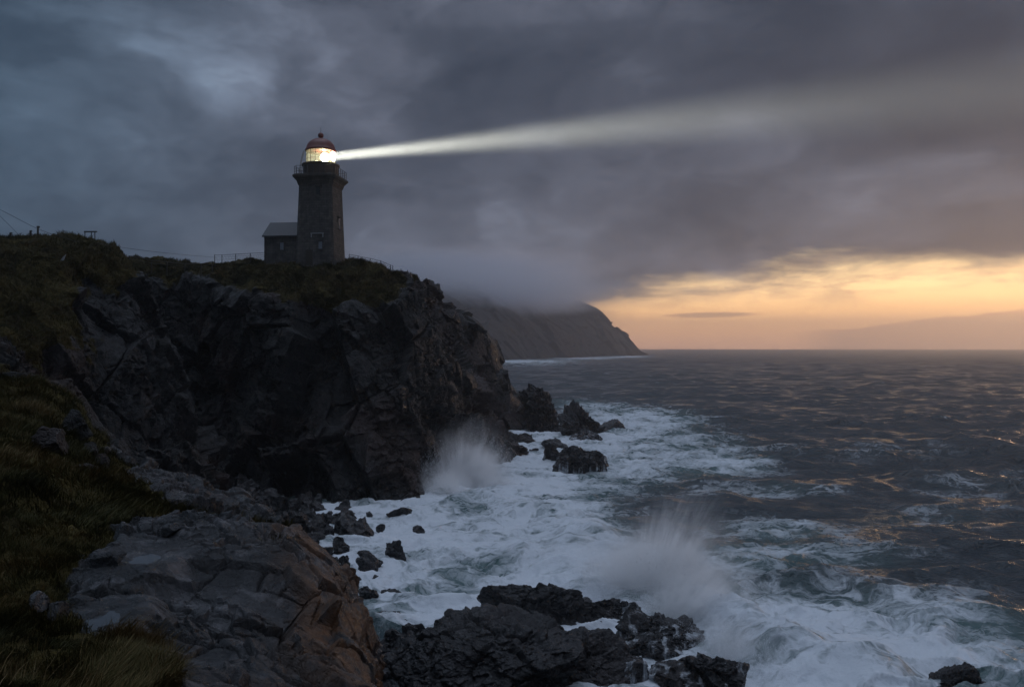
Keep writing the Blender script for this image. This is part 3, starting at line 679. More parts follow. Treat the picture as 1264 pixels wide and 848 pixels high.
# ------------------------------------------------------------------ grass
def grass_mat():
    m, q, b, out = newmat('grass_blades')
    t = q.n('ShaderNodeAttribute', attribute_name='tint').outputs['Fac']
    c = q.ramp(t, [(0.0, (0.022, 0.022, 0.008)), (0.35, (0.050, 0.048, 0.014)), (0.6, (0.085, 0.066, 0.022)), (0.8, (0.14, 0.09, 0.034)), (1.0, (0.22, 0.16, 0.08))])
    q.set(b.inputs['Base Color'], c); b.inputs['Roughness'].default_value = 0.7; b.inputs['Specular IOR Level'].default_value = 0.15
    return m
M_GRASS = grass_mat()
def blades(name, G, gm, count, length, width, seed, label, weight=None, tintbias=0.0, thr=0.45):
    r = np.random.RandomState(seed); nu, nv = gm.shape
    q_ = G.reshape(-1, 3); w = (np.clip(gm - thr, 0, 1)).ravel() ** 0.5
    du = np.gradient(G, axis=0); dv = np.gradient(G, axis=1); cr_ = np.cross(du, dv); ar = np.linalg.norm(cr_, axis=2).ravel()
    nz = np.abs(cr_[..., 2].ravel()) / (ar + 1e-9)
    D = q_[:, 1]; w = w * ar / (np.maximum(D, 3) ** 1.3) * sstep(nz, .15, .5)
    pn = perlin(q_ / (length * 3.5)) ; w = w * (0.12 + sstep(pn, -.3, .3))
    if weight is not None: w = w * weight(q_)
    w /= w.sum(); i = r.choice(len(q_), count, p=w)
    base = q_[i] + r.normal(size=(count, 3)) * length * .06
    cl = np.stack([perlin(base / (length * 4) + 5), perlin(base / (length * 4) + 15), 0 * base[:, 0]], 1) * 1.4
    ang = r.rand(count) * 6.283
    L = length * (0.45 + 0.9 * r.rand(count)) * (1 + .5 * perlin(base / (length * 6)))
    lean = np.stack([np.cos(ang), np.sin(ang), 0 * ang], 1) * (0.35 + .4 * r.rand(count))[:, None] + cl + np.array((.25, -.1, 0))
    side = np.stack([-np.sin(ang + r.normal(size=count)), np.cos(ang), 0 * ang], 1)
    hx = np.stack([np.ones(count), np.zeros(count), np.zeros(count)], 1); side = side * .4 + hx * .6
    up = np.array((0, 0, 1.0))
    V = np.zeros((count, 7, 3))
    for k, t in enumerate((0, .35, .7)):
        c = base + L[:, None] * (up * (t - .28 * t * t) + lean * t * t * .8)
        hw = (width * (1 - .75 * t) * (.6 + .8 * r.rand(count)))[:, None]
        V[:, 2 * k] = c - side * hw; V[:, 2 * k + 1] = c + side * hw
    V[:, 6] = base + L[:, None] * (up * .72 + lean * .8)
    V[:, :2, 2] -= length * .15
    o7 = np.arange(count)[:, None] * 7
    f = np.concatenate([o7 + np.array([a_]) for a_ in ((0, 1, 3), (0, 3, 2), (2, 3, 5), (2, 5, 4), (4, 5, 6))])
    tint = np.clip(.42 + .55 * perlin(base / (length * 9) + 40) + .2 * r.normal(size=count) * .7 + tintbias, 0, 1)
    o = mesh_np(name, V.reshape(-1, 3), f, M_GRASS, None, False, {'tint': np.repeat(tint, 7)})
    return tag(o, label, kind='stuff')
blades('grass', NQ, NG, 170000, .13, .0055, 1, 'dark matted grass on the near slope', weight=lambda q_: (q_[:, 1] < 15) * 1.0)
blades('grass', NQ, NG, 90000, .30, .011, 2, 'tufted grass and heather on the near shoulder', weight=lambda q_: (q_[:, 1] >= 13) * 1.0)
blades('grass', LQ, LG, 80000, .42, .028, 3, 'brown grass on the left hill', tintbias=-.04)
blades('grass', HQ, HG, 60000, .45, .035, 4, 'brown grass on the cliff top', tintbias=-.04, weight=lambda q_: (q_[:, 1] < 125) * 1.0)
blades('grass', NQ, np.exp(-(((NQ[..., 0] / NQ[..., 1] * F + CX - 160) / 50) ** 2 + ((HY + (CAMZ - NQ[..., 2]) / NQ[..., 1] * F - 835) / 40) ** 2)), 16000, .24, .005, 6, 'rust coloured dry grass at the foot of the ledge', tintbias=.38, thr=.2, weight=lambda q_: (q_[:, 1] < 12) * 1.0)

blades('grass', NQ, NG, 3500, .28, .004, 7, 'dead bent stems standing in the near turf', tintbias=.22, weight=lambda q_: (q_[:, 1] < 22) * 1.0)
# ------------------------------------------------------------------ lighthouse
def stone_mat(name, c1, c2, sc=1.0):
    m, q, b, out = newmat(name)
    x, y, z = q.sep(q.n('ShaderNodeTexCoord').outputs['Object'])
    vec = q.xyz(q.m('ADD', x, y), z, 0.0)
    br = q.n('ShaderNodeTexBrick'); q.set(br.inputs['Vector'], vec); br.inputs['Scale'].default_value = sc
    br.inputs['Color1'].default_value = (*c1, 1); br.inputs['Color2'].default_value = (*c2, 1); br.inputs['Mortar'].default_value = (c1[0] * .45, c1[1] * .45, c1[2] * .45, 1)
    br.inputs['Mortar Size'].default_value = 0.018; br.inputs['Brick Width'].default_value = 0.72; br.inputs['Row Height'].default_value = 0.34; br.inputs['Bias'].default_value = -.1
    p_ = q.xyz(x, y, z); n = q.noise(p_, 1.2, 7, 0.65); st = q.noise(q.xyz(x, y, q.m('MULTIPLY', z, .15)), 2.0, 5, .6)
    c = q.mix(q.sm(n, .3, .7), q.mix(1.0, br.outputs[0], (.65, .65, .68), 'MULTIPLY'), q.mix(1.0, br.outputs[0], (1.35, 1.3, 1.25), 'MULTIPLY'))
    c = q.mix(q.m('MULTIPLY', q.sm(st, .5, .68), .5), c, (c1[0] * .4, c1[1] * .4, c1[2] * .4))
    q.set(b.inputs['Base Color'], c); b.inputs['Roughness'].default_value = .85
    bp = q.n('ShaderNodeBump'); bp.inputs['Strength'].default_value = .8; bp.inputs['Distance'].default_value = .08
    q.set(bp.inputs['Height'], q.m('ADD', q.m('SUBTRACT', 1.0, br.outputs['Fac']), q.m('MULTIPLY', n, .8))); m.node_tree.links.new(bp.outputs[0], b.inputs['Normal'])
    return m
M_STONE = stone_mat('tower_stone', (0.072, 0.070, 0.066), (0.11, 0.105, 0.098))
M_TRIM = stone_mat('trim_stone', (0.06, 0.058, 0.055), (0.075, 0.072, 0.068), .6)
M_IRON = plain('black_iron', (0.02, 0.02, 0.022), .5)
M_DRUM = plain('drum_paint', (0.05, 0.035, 0.03), .55)
M_RED = plain('dome_red', (0.14, 0.018, 0.014), .45, var=.3, scale=2)
M_SLATER = plain('slate_roof', (0.04, 0.043, 0.05), .6, var=.3, scale=3)
M_WHITE = plain('weathered_white', (0.30, 0.31, 0.32), .6)
M_DARKGL = plain('dark_window_glass', (0.02, 0.025, 0.03), .08)
M_PALEGL = plain('pale_window_glass', (0.20, 0.22, 0.25), .15)
M_WOOD = plain('weathered_wood', (0.05, 0.043, 0.035), .85)
def emis(name, col, st):
    m = bpy.data.materials.new(name); m.use_nodes = True; nt = m.node_tree; nt.nodes.clear(); q = NT(nt)
    e_ = q.n('ShaderNodeEmission'); e_.inputs[0].default_value = (*col, 1); e_.inputs[1].default_value = st
    nt.links.new(e_.outputs[0], q.n('ShaderNodeOutputMaterial').inputs[0]); return m
M_LAMP = emis('lamp_light', (1.0, .86, .55), 40.0)
def glass_mat(name, tint, a_, rough=.05):
    m = bpy.data.materials.new(name); m.use_nodes = True; nt = m.node_tree; nt.nodes.clear(); q = NT(nt)
    t = q.n('ShaderNodeBsdfTransparent'); t.inputs[0].default_value = (*tint, 1)
    g = q.n('ShaderNodeBsdfGlossy'); g.inputs['Roughness'].default_value = rough
    d = q.n('ShaderNodeBsdfDiffuse'); d.inputs[0].default_value = (.75, .8, .75, 1)
    tl = q.n('ShaderNodeBsdfTranslucent'); tl.inputs[0].default_value = (.8, .85, .7, 1)
    m1 = q.n('ShaderNodeMixShader'); m1.inputs[0].default_value = .5; nt.links.new(d.outputs[0], m1.inputs[1]); nt.links.new(tl.outputs[0], m1.inputs[2])
    m2 = q.n('ShaderNodeMixShader'); m2.inputs[0].default_value = a_; nt.links.new(t.outputs[0], m2.inputs[1]); nt.links.new(m1.outputs[0], m2.inputs[2])
    m3 = q.n('ShaderNodeMixShader'); m3.inputs[0].default_value = .08; nt.links.new(m2.outputs[0], m3.inputs[1]); nt.links.new(g.outputs[0], m3.inputs[2])
    nt.links.new(m3.outputs[0], q.n('ShaderNodeOutputMaterial').inputs[0]); return m
M_GLASS = glass_mat('lantern_glass', (.95, 1, .95), .18)
LD = 112.0; LC = P(396, 332, LD); u_ = LD / F                                   # u_ : metres per photo pixel at the tower
LROT = math.radians(13.6 - 20.7)
def zt(py): return (326 - py) * u_
def lighthouse():
    L = empty('lighthouse', LC, LROT)
    tag(L, 'square dark stone lighthouse with red domed lit lantern on the cliff top', 'lighthouse')
    s = 5.50; c = .45; h = s / 2
    sec = [(-h + c, -h), (h - c, -h), (h, -h + c), (h, h - c), (h - c, h), (-h + c, h), (-h, h - c), (-h, -h + c)]
    bm = bmesh.new(); add_prof(bm, [(1.03, -1.5), (1.0, .6), (.87, zt(230)), (.87, zt(229))], sec)
    tower = obj('tower', bm, M_STONE, L)
    bm = bmesh.new(); add_prof(bm, [(.90, zt(229)), (.94, zt(226)), (.96, zt(224)), (1.10, zt(220)), (1.13, zt(219)), (1.13, zt(217)), (1.09, zt(216.4))], sec)
    obj('gallery', bm, M_TRIM, L)
    bm = bmesh.new(); add_prof(bm, [(2.42, zt(216.4)), (2.42, zt(203.5)), (2.62, zt(203)), (2.62, zt(201.2)), (2.3, zt(201))], circle(24))
    drum = obj('drum', bm, M_DRUM, L)
    for k in range(10):
        a_ = 2 * math.pi * k / 10 + .2; bm = bmesh.new(); add_box(bm, (2.44 * math.cos(a_), 2.44 * math.sin(a_), zt(210)), (.05, .12, 1.2), a_); obj('drum_rib', bm, M_IRON, drum)
    bm = bmesh.new()
    r0 = 1.98; n = 16
    for k in range(n):
        a_, b_ = 2 * math.pi * k / n, 2 * math.pi * (k + 1) / n
        vs = [bm.verts.new((r0 * math.cos(t), r0 * math.sin(t), z)) for t, z in ((a_, zt(201)), (b_, zt(201)), (b_, zt(183.5)), (a_, zt(183.5)))]; bm.faces.new(vs)
    gl = obj('lantern_glass', bm, M_GLASS, L)
    for k in range(n):
        a_ = 2 * math.pi * k / n; bm = bmesh.new(); x, y = r0 * math.cos(a_), r0 * math.sin(a_); add_tube(bm, (x, y, zt(201)), (x, y, zt(183.5)), .035, 6); obj('glazing_bar', bm, M_IRON, gl)
    for zz in (zt(195), zt(189)):
        bm = bmesh.new()
        for k in range(n):
            a_, b_ = 2 * math.pi * k / n, 2 * math.pi * (k + 1) / n
            add_tube(bm, (r0 * math.cos(a_), r0 * math.sin(a_), zz), (r0 * math.cos(b_), r0 * math.sin(b_), zz), .022, 5)
        obj('glazing_ring', bm, M_IRON, gl)
    # dome
    prof = [(2.14, zt(184.6)), (2.22, zt(183.6)), (2.1, zt(182.5))]
    for k in range(1, 9):
        t = k / 9 * math.pi / 2; prof.append((1.96 * math.cos(t) + .02, zt(181.5) + 1.5 * math.sin(t)))
    prof += [(.26, zt(169)), (.2, zt(168)), (.22, zt(167.4))]
    bm = bmesh.new(); add_prof(bm, prof, circle(24)); dome = obj('dome', bm, M_RED, L, True)
    bm = bmesh.new(); bmesh.ops.create_uvsphere(bm, u_segments=16, v_segments=10, radius=.40, matrix=Matrix.Translation((0, 0, zt(164.6)))); obj('ball_finial', bm, M_RED, dome, True)
    bm = bmesh.new(); add_tube(bm, (0, 0, zt(162)), (0, 0, zt(153.5)), .035, 6, .012); obj('lightning_rod', bm, M_IRON, dome)
    # lamp: a ribbed glass lens around the light
    bm = bmesh.new(); add_prof(bm, [(.3, zt(201)), (.26, zt(198.5)), (.5, zt(198))], circle(12)); obj('lamp_stand', bm, M_IRON, L)
    bm = bmesh.new(); bmesh.ops.create_uvsphere(bm, u_segments=20, v_segments=12, radius=.62, matrix=Matrix.Translation((0, 0, zt(192.5))) @ Matrix.Diagonal((1, 1, 1.05, 1))); lens = obj('lamp', bm, M_LAMP, L, True)
    lens.location = (.7, -.3, 0)
    # windows
    def win(face, u, z, w, hh, mat, frame):
        bm = bmesh.new(); k = 1.0 - .13 * (z / zt(230))
        if face == 'front': c0 = (u, -h * k, z); add_box(bm, c0, (w, .16, hh)); fr = [((u, -h * k - .02, z + hh / 2 + .1), (w + .4, .3, .2)), ((u, -h * k - .02, z - hh / 2 - .08), (w + .3, .34, .14))]
        else: c0 = (h * k, u, z); add_box(bm, c0, (.16, w, hh)); fr = [((h * k + .02, u, z + hh / 2 + .1), (.3, w + .4, .2)), ((h * k + .02, u, z - hh / 2 - .08), (.34, w + .3, .14))]
        o = obj('window', bm, mat, tower)
        return o, fr
    for (fc, u, py, w, hh, mat) in (('front', .55, 237, .55, 1.1, M_DARKGL), ('side', .2, 273, .75, 1.5, M_DARKGL), ('front', .95, 303, .5, 1.0, M_PALEGL)):
        o, fr = win(fc, u, zt(py), w, hh, mat, None)
        bm = bmesh.new()
        for c_, s_ in fr: add_box(bm, c_, s_)
        obj('window_surround', bm, M_TRIM, tower)
    bm = bmesh.new(); add_box(bm, (.5, -h * .97 - .02, zt(288.5)), (1.9, .1, .12)); add_box(bm, (-.35, -h * .97 - .02, zt(291)), (.12, .1, .5)); add_box(bm, (1.3, -h * .97 - .02, zt(291)), (.12, .1, .5))
    obj('door_lintel', bm, M_WHITE, tower)
    bm = bmesh.new(); add_box(bm, (-.6, -h * .985, .95), (1.0, .2, 2.1)); obj('door', bm, M_WOOD, tower)
    # gallery railing
    R = obj('railing', (lambda b_: (add_prof(b_, [(1.0, zt(206.6)), (1.0, zt(206.1))], [(x * 1.06, y * 1.06) for x, y in sec]), b_)[1])(bmesh.new()), M_IRON, L)
    bpy.data.meshes.remove(R.data); rail = empty('railing', (0, 0, 0)); rail.parent = L
    pts = [(x * 1.05, y * 1.05) for x, y in sec]
    bm = bmesh.new()
    for k in range(8):
        a_, b_ = pts[k], pts[(k + 1) % 8]
        for zz in (zt(206.6), zt(209.8), zt(213)): add_tube(bm, (*a_, zz), (*b_, zz), .03 if zz > zt(208) else .02, 6)
    obj('rail', bm, M_IRON, rail)
    for k in range(8):
        a_, b_ = Vector(pts[k]), Vector(pts[(k + 1) % 8]); nn = max(1, round((b_ - a_).length / .85))
        for j in range(nn):
            c_ = a_.lerp(b_, j / nn); bm = bmesh.new(); add_tube(bm, (*c_, zt(216.4)), (*c_, zt(206.4)), .035, 6); obj('rail_post', bm, M_IRON, rail)
    # curved outside ladder up to the dome
    lad = empty('ladder', (0, 0, 0)); lad.parent = L
    def lp(t, off):
        r_ = 2.95 - .6 * t ** 2.2; a_ = math.radians(188); x, y = r_ * math.cos(a_), r_ * math.sin(a_)
        return (x - off * math.sin(a_) * .22, y + off * math.cos(a_) * .22, zt(216) + t * (zt(184) - zt(216)))
    for sgn in (-1, 1):
        bm = bmesh.new()
        for k in range(10): add_tube(bm, lp(k / 10, sgn), lp((k + 1) / 10, sgn), .03, 5)
        obj('side_rail', bm, M_IRON, lad)
    bm = bmesh.new()
    for k in range(1, 14): add_tube(bm, lp(k / 14, -1), lp(k / 14, 1), .02, 5)
    r_ = obj('rungs', bm, M_IRON, lad)
    Lm = Matrix.Translation(LC) @ Matrix.Rotation(LROT, 4, 'Z')
    p0 = Lm @ Vector((1.5, -.2, zt(191.5)))
    sp = bpy.data.lights.new('beam_lamp', 'AREA'); sp.shape = 'DISK'; sp.size = 1.25; sp.spread = math.radians(7.5); sp.energy = BEAM_W; sp.color = (1, .95, .84)
    so = bpy.data.objects.new('beam_lamp', sp); COL.objects.link(so)
    d = Vector((1, BEAM_DY, math.tan(math.radians(0.9)))).normalized()
    so.rotation_euler = (-d).to_track_quat('Z', 'Y').to_euler(); so.location = p0
    return L
BEAM_W, BEAM_DY = 7.0e4, -.32
LH = lighthouse()
def house():
    Hh = empty('keeper_house', P(396, 326.5, LD), LROT)
    tag(Hh, 'small dark stone house with slate gable roof built against the lighthouse', 'house')
    x0, x1 = -7.35, -2.55; d0, d1 = -2.2, 2.6; zw = zt(295); zr = zt(278.5) + .1; mid = (d0 + d1) / 2
    bm = bmesh.new(); A_ = [(d0, -1.5), (d1, -1.5), (d1, zw), (mid, zr - .12), (d0, zw)]
    a_ = [bm.verts.new((x0, y, z)) for y, z in A_]; b_ = [bm.verts.new((x1, y, z)) for y, z in A_]
    bm.faces.new(a_); bm.faces.new(b_[::-1])
    for i in range(5): bm.faces.new((a_[i], b_[i], b_[(i + 1) % 5], a_[(i + 1) % 5]))
    obj('wall', bm, M_STONE, Hh)
    bm = bmesh.new(); t = .18; o_ = .3
    sl_ = (zr - zw) / (mid - d0)
    for y0, sg in ((d0, 1), (d1, -1)):
        ya = y0 - sg * o_; za = zw - sl_ * o_
        q_ = [(ya, za), (mid, zr), (mid, zr + t), (ya, za + t)]
        a_ = [bm.verts.new((x0 - .2, y, z)) for y, z in q_]; b_ = [bm.verts.new((x1, y, z)) for y, z in q_]
        bm.faces.new(a_); bm.faces.new(b_)
        for i in range(4): bm.faces.new((a_[i], a_[(i + 1) % 4], b_[(i + 1) % 4], b_[i]))
    obj('roof', bm, M_SLATER, Hh)
    bm = bmesh.new(); add_box(bm, (-4.75, d0 - .01, zt(308.5)), (.5, .1, 1.0)); w = obj('window', bm, M_PALEGL, Hh)
    bm = bmesh.new()
    for c_, s_ in (((-4.75, d0 - .05, zt(308.5) + .56), (.8, .16, .12)), ((-4.75, d0 - .06, zt(308.5) - .56), (.76, .2, .1)), ((-5.05, d0 - .04, zt(308.5)), (.08, .12, 1.0)), ((-4.45, d0 - .04, zt(308.5)), (.08, .12, 1.0))): add_box(bm, c_, s_)
    obj('frame', bm, M_TRIM, w)
house()

# ------------------------------------------------------------------ fences, wires, small things on the hill
def fence(label, posts, hgt, mat, wires=3, pr=.05, rr=.03, chain=False, cat='fence', name='fence'):
    """posts: (px, py_ground, D)"""
    pts = [Vector(P(*t)) for t in posts]; o = empty(name, pts[0]); tag(o, label, cat)
    bm = bmesh.new(); k0 = pts[0]
    for a_, b_ in zip(pts, pts[1:]):
        for w in range(wires):
            z = Vector((0, 0, hgt * (1 - w / wires * .9))); add_tube(bm, a_ - k0 + z, b_ - k0 + z, rr if w == 0 else rr * .55, 5)
        if chain:
            n = max(2, int((b_ - a_).length / .35))
            for j in range(n):
                for s0, s1 in ((0, 1), (1, 0)):
                    add_tube(bm, a_.lerp(b_, j / n) - k0 + Vector((0, 0, .1 + (hgt - .1) * s0)), a_.lerp(b_, (j + 1) / n) - k0 + Vector((0, 0, .1 + (hgt - .1) * s1)), .006, 3)
    obj('rail', bm, mat, o)
    for p_ in pts:
        bm = bmesh.new(); add_tube(bm, p_ - k0 - Vector((0, 0, 1.0)), p_ - k0 + Vector((0, 0, hgt + .06)), pr, 6); obj('post', bm, mat, o)
fence('wire mesh fence on thin posts left of the stone house', [(265,327,113),(274,327,113.5),(291,326,113.5),(309,325,113.5),(327,324,113)], 1.05, M_IRON, 3, .05, .03, True)
fence('wire mesh fence sloping down to the right of the lighthouse', [(431,326,112),(442,328,112),(457,331,113),(470,334,114),(482,339,115),(485,340,115.3)], 1.0, M_IRON, 3, .05, .03, True)
fence('low wooden rail fence across the saddle left of the headland', [(160,327,100),(187,332,104),(206,334,106),(228,336,108),(248,336,110),(262,333,112)], .8, M_WOOD, 2, .07, .05)
def wire(pts, label, r=.018):
    c = np.array([P(*t) for t in pts]); c = cr(c, 40); bm = bmesh.new()
    for a_, b_ in zip(c, c[1:]): add_tube(bm, a_, b_, r, 4)
    tag(obj('utility_wire', bm, M_IRON), label, 'wire', 'wires over the hill')
wire([(-200,160,70),(-60,234,74),(0,262,77),(50,287,80),(100,303,84)], 'upper wire sagging from the picture edge down to the hill bracket')
wire([(118,303,84),(160,310,90),(210,316,100),(266,321,112)], 'thin wire running from the hill bracket to the headland fence')
wire([(-120,190,70),(-20,254,76),(0,270,77),(28,298,80)], 'lower steep wire ending on the left hill')
def hill_pt(px, D):
    q_ = LQ.reshape(-1, 3); X = q_[:, 0] / q_[:, 1] * F + CX; m = (np.abs(X - px) < 3) & (q_[:, 1] < 110)
    Y = HY + (CAMZ - q_[m, 2]) / q_[m, 1] * F; i = np.argmin(Y); return Vector(q_[m][i])
c = hill_pt(112, 84); br = empty('wire_bracket', c); tag(br, 'low crossarm bracket for wires standing on the left hill', 'bracket')
for dx, nm in ((-.75, 'post'), (0.0, 'post'), (.4, 'post')):
    bm = bmesh.new(); add_tube(bm, (dx, 0, -.5), (dx, 0, .62), .05, 6); obj(nm, bm, M_WOOD, br)
bm = bmesh.new(); add_box(bm, (-.1, 0, .62), (1.5, .12, .14)); obj('crossarm', bm, M_WOOD, br)
for px, hh, lab in ((38, .55, 'short stub post on the left hill skyline'), (47, 1.0, 'taller stub post with a squared head on the left hill'), (15, .4, 'tiny stub near the left end of the hill skyline')):
    c = hill_pt(px, 80); st_ = empty('stub_post', c); tag(st_, lab, 'post')
    bm = bmesh.new(); add_tube(bm, (0, 0, -.5), (0, 0, hh * .8), .16 if hh > .5 else .1, 7, .11); obj('shaft', bm, M_WOOD, st_)
    bm = bmesh.new(); add_box(bm, (.05, 0, hh * .9), (.36 if hh > .9 else .26, .25, hh * .25), .3, .04); obj('head', bm, M_WOOD, st_)
# white marker board on the left hill
q_ = LQ.reshape(-1, 3); X = q_[:, 0] / q_[:, 1] * F + CX; Y = HY + (CAMZ - q_[:, 2]) / q_[:, 1] * F
c = Vector(q_[np.argmin((X - 78) ** 2 + (Y - 327) ** 2)]); mb = empty('marker_board', c); tag(mb, 'small white pointed marker on the dark hillside', 'marker')
bm = bmesh.new(); vs = [bm.verts.new(t) for t in ((-.28, 0, .12), (.05, 0, .16), (.28, 0, .75), (.02, 0, .52))]; f_ = bm.faces.new(vs)
r_ = bmesh.ops.extrude_face_region(bm, geom=[f_]); bmesh.ops.translate(bm, vec=(0, .05, 0), verts=[g_ for g_ in r_['geom'] if isinstance(g_, bmesh.types.BMVert)])
obj('board', bm, M_WHITE, mb)
bm = bmesh.new(); add_tube(bm, (-.2, .1, -.6), (-.1, .1, .4), .06, 6); obj('post', bm, M_IRON, mb)

# ------------------------------------------------------------------ spray
def spray_mat(name, dens, fs, k0=1.0):
    m = bpy.data.materials.new(name); m.use_nodes = True; nt = m.node_tree; nt.nodes.clear(); q = NT(nt)
    p = q.n('ShaderNodeTexCoord').outputs['Object']                        # unit sphere space, impact point at z=-1
    x, y, z = q.sep(p)
    w = q.v('SUBTRACT', q.noise(p, 1.6, 4, .55, 0, True), (.5, .5, .5))
    pw = q.v('ADD', p, q.v('SCALE', w, None, .8))
    r = q.v('LENGTH', pw)
    src = q.v('ADD', q.xyz(x, y, q.m('ADD', z, .8)), q.v('SCALE', w, None, .10)); rr = q.v('LENGTH', src); dr_ = q.v('NORMALIZE', src)
    st = q.noise(q.v('ADD', dr_, q.v('SCALE', src, None, .15)), fs * 1.5, 6, .6)
    pf = q.noise(pw, 3.2, 6, .62)
    edge = q.m('ADD', r, q.m('MULTIPLY', q.m('SUBTRACT', st, .5), 2.2))
    f = q.sm(edge, 1.0, .1)
    f = q.m('MULTIPLY', f, q.m('MULTIPLY', q.sm(st, .43, .60, .03, 1.2), q.sm(pf, .32, .62, .15, 1)))
    f = q.m('MULTIPLY', f, q.sm(rr, 1.6, .15, .2, 1.6))
    f = q.m('MULTIPLY', f, q.sm(q.v('LENGTH', p), .98, .75))
    v = q.n('ShaderNodeVolumePrincipled'); v.inputs['Color'].default_value = (1, 1, 1, 1); v.inputs['Anisotropy'].default_value = 0.0
    q.set(v.inputs['Density'], q.m('MULTIPLY', f, dens))
    nt.links.new(v.outputs[0], q.n('ShaderNodeOutputMaterial').inputs['Volume']); return m
def spray(px, py, D, rx, ry, rz_, tilt, dens, fs, label):
    bm = bmesh.new(); bmesh.ops.create_icosphere(bm, subdivisions=4, radius=1.0)
    o = obj('sea_spray', bm, spray_mat('spray', dens, fs)); o.location = P(px, py, D); o.scale = (rx, ry, rz_); o.rotation_euler = (0, tilt, 0)
    tag(o, label, kind='stuff')
spray(580,580,106,8.0,5.0,8.6,.2,2.2,5.0,'fan of spray bursting at the foot of the cliff')
spray(545,604,97,5.5,4,4.6,-.5,2.0,5,'low spray leaning left along the cliff foot')
spray(620,600,104,6.5,4,2.4,.1,.8,5,'spray drifting off the cliff ledge')
spray(826,712,58,5.8,3.2,8.2,.45,5.5,7.0,'burst of spray thrown up over the near rocks')
spray(770,716,58,4.8,3.2,6.0,-.7,3.6,6,'spray thrown left from the burst')
spray(872,758,52,4.8,3.0,5.6,.9,4.5,6,'spray curling over and falling to the right')
spray(925,815,46,4.2,2.6,3.0,.8,2.4,5,'lowest end of the falling spray')
spray(690,690,66,6.0,4,2.4,.0,.9,4,'mist over the breaking crest')
spray(713,441,1420,22,10,9,.0,.1,4,'spray at the foot of the distant headland')

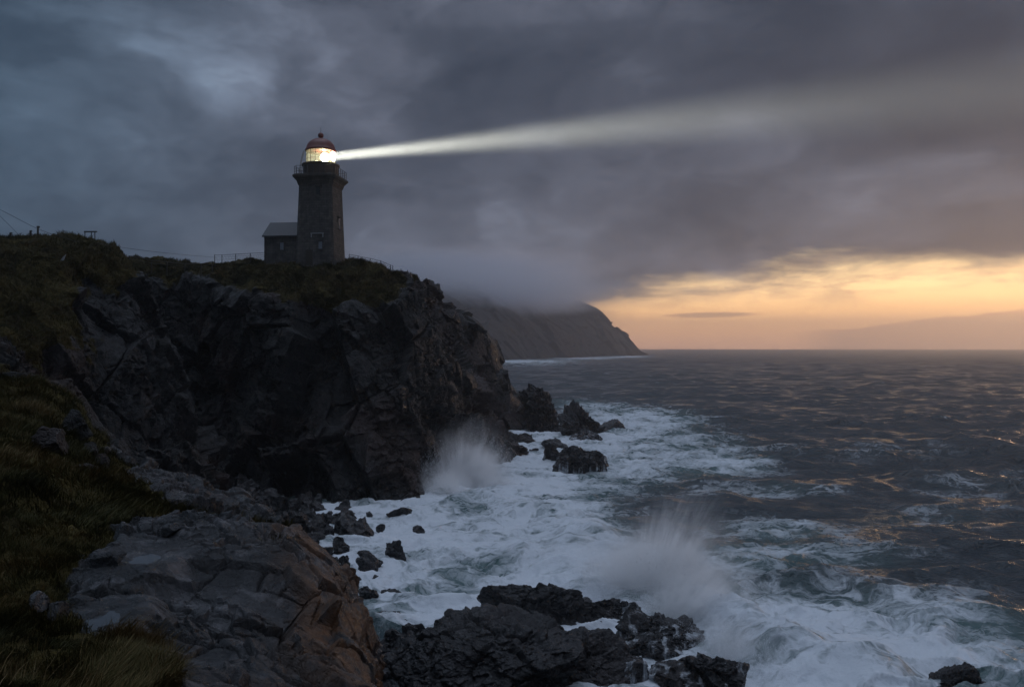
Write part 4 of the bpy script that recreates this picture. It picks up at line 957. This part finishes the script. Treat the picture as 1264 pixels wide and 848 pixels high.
M_DROP, q, b, _ = newmat('spray_droplets')
b.inputs['Base Color'].default_value = (.8, .82, .86, 1); b.inputs['Roughness'].default_value = .6
def jets(A, B, n, reach, high, lean, seed, label, wd=.012, ln=.28):
    """fine elongated drops flung up along a line of impact A-B (photo px, py at sea level)"""
    r = np.random.RandomState(seed); a_ = sea_at(*A); b_ = sea_at(*B); m = n * 3
    t0 = r.rand(m)[:, None]; o_ = a_ * (1 - t0) + b_ * t0 + r.normal(size=(m, 3)) * (.8, .8, .2)
    el = np.radians(r.uniform(20, 90, m) ** 1.0); az_ = r.rand(m) * 6.283
    d = np.stack([np.cos(el) * np.cos(az_) + lean, np.cos(el) * np.sin(az_) * .7, np.sin(el)], 1); d /= np.linalg.norm(d, axis=1)[:, None]
    key = d * 5 + np.repeat(t0, 3, 1) * 5; nz = perlin(key) + .6 * perlin(key * 2.7)
    keep = nz > r.uniform(-.5, .9, m); o_, d, nz = o_[keep][:n], d[keep][:n], nz[keep][:n]; n = len(o_)
    L = (.35 + .65 * d[:, 2] ** 2)[:, None] * np.array([reach, reach, high]) * (.75 + .35 * nz)[:, None]
    t = (r.rand(n) ** 1.5)[:, None]
    pos = o_ + d * L * t - np.array((0, 0, 1)) * (t ** 2) * high * .22 + r.normal(size=(n, 3)) * (.05 + .35 * t)
    vel = d * L - np.array((0, 0, 1)) * t * high * .44; vel /= np.linalg.norm(vel, axis=1)[:, None]
    s1 = np.cross(vel, r.normal(size=(n, 3))); s1 /= np.linalg.norm(s1, axis=1)[:, None]; s2 = np.cross(vel, s1)
    w = (wd * (.4 + r.rand(n) ** 2 * 1.6))[:, None]; l = (ln * (.3 + r.rand(n)))[:, None]
    V = np.stack([pos - vel * l / 2, pos + s1 * w, pos - s1 * w * .5 + s2 * w * .87, pos - s1 * w * .5 - s2 * w * .87, pos + vel * l / 2], 1)
    V = V[:, :, :]; k = np.arange(n)[:, None] * 5
    f = np.concatenate([k + np.array([c]) for c in ((0, 2, 1), (0, 3, 2), (0, 1, 3), (4, 1, 2), (4, 2, 3), (4, 3, 1))])
    tag(mesh_np('spray_drops', V.reshape(-1, 3), f, M_DROP, None, True), label, kind='stuff')
jets((520,612),(615,588),16000,7,8,-.05,1,'fine drops in the fan of spray at the cliff foot',.014,.25)
jets((765,752),(880,778),16000,6,7,.1,2,'fine drops thrown over the near rocks',.007,.16)
jets((870,800),(950,850),6000,4.0,4.0,.1,3,'fine drops falling at the right of the near rocks',.006,.14)
jets((690,735),(770,750),5000,4.5,4.0,.0,4,'fine drops left of the burst',.006,.14)

# ------------------------------------------------------------------ fog on the far headland and haze
def fog():
    m = bpy.data.materials.new('fog'); m.use_nodes = True; nt = m.node_tree; nt.nodes.clear(); q = NT(nt)
    p = q.n('ShaderNodeTexCoord').outputs['Object']
    w = q.noise(p, 2.2, 4, .55)
    r = q.m('ADD', q.v('LENGTH', p), q.m('MULTIPLY', q.m('SUBTRACT', w, .5), .5))
    f = q.m('MULTIPLY', q.sm(r, .92, .35), FOG_D)
    v = q.n('ShaderNodeVolumePrincipled'); v.inputs['Color'].default_value = (.96, .96, 1, 1); v.inputs['Anisotropy'].default_value = .3
    q.set(v.inputs['Density'], f); nt.links.new(v.outputs[0], q.n('ShaderNodeOutputMaterial').inputs['Volume'])
    bm = bmesh.new(); bmesh.ops.create_icosphere(bm, subdivisions=4, radius=1.0)
    o = obj('fog', bm, m); o.location = P(560, 356, 1300); o.scale = (345, 330, 68); tag(o, 'fog cap hiding the top of the far headland', kind='stuff')
FOG_D = .02
fog()
HAZE_D, HAZE_G = .00031, .72
m = bpy.data.materials.new('haze'); m.use_nodes = True; nt = m.node_tree; nt.nodes.clear(); q = NT(nt)
v = q.n('ShaderNodeVolumePrincipled'); v.inputs['Color'].default_value = (.96, .96, .98, 1); v.inputs['Density'].default_value = HAZE_D; v.inputs['Anisotropy'].default_value = HAZE_G
nt.links.new(v.outputs[0], q.n('ShaderNodeOutputMaterial').inputs['Volume'])
bm = bmesh.new(); add_box(bm, (0, 0, (-10.2 + 215) / 2), (12400, 12400, 215 + 10.2)); tag(obj('haze', bm, m), 'thin evening haze', kind='stuff')
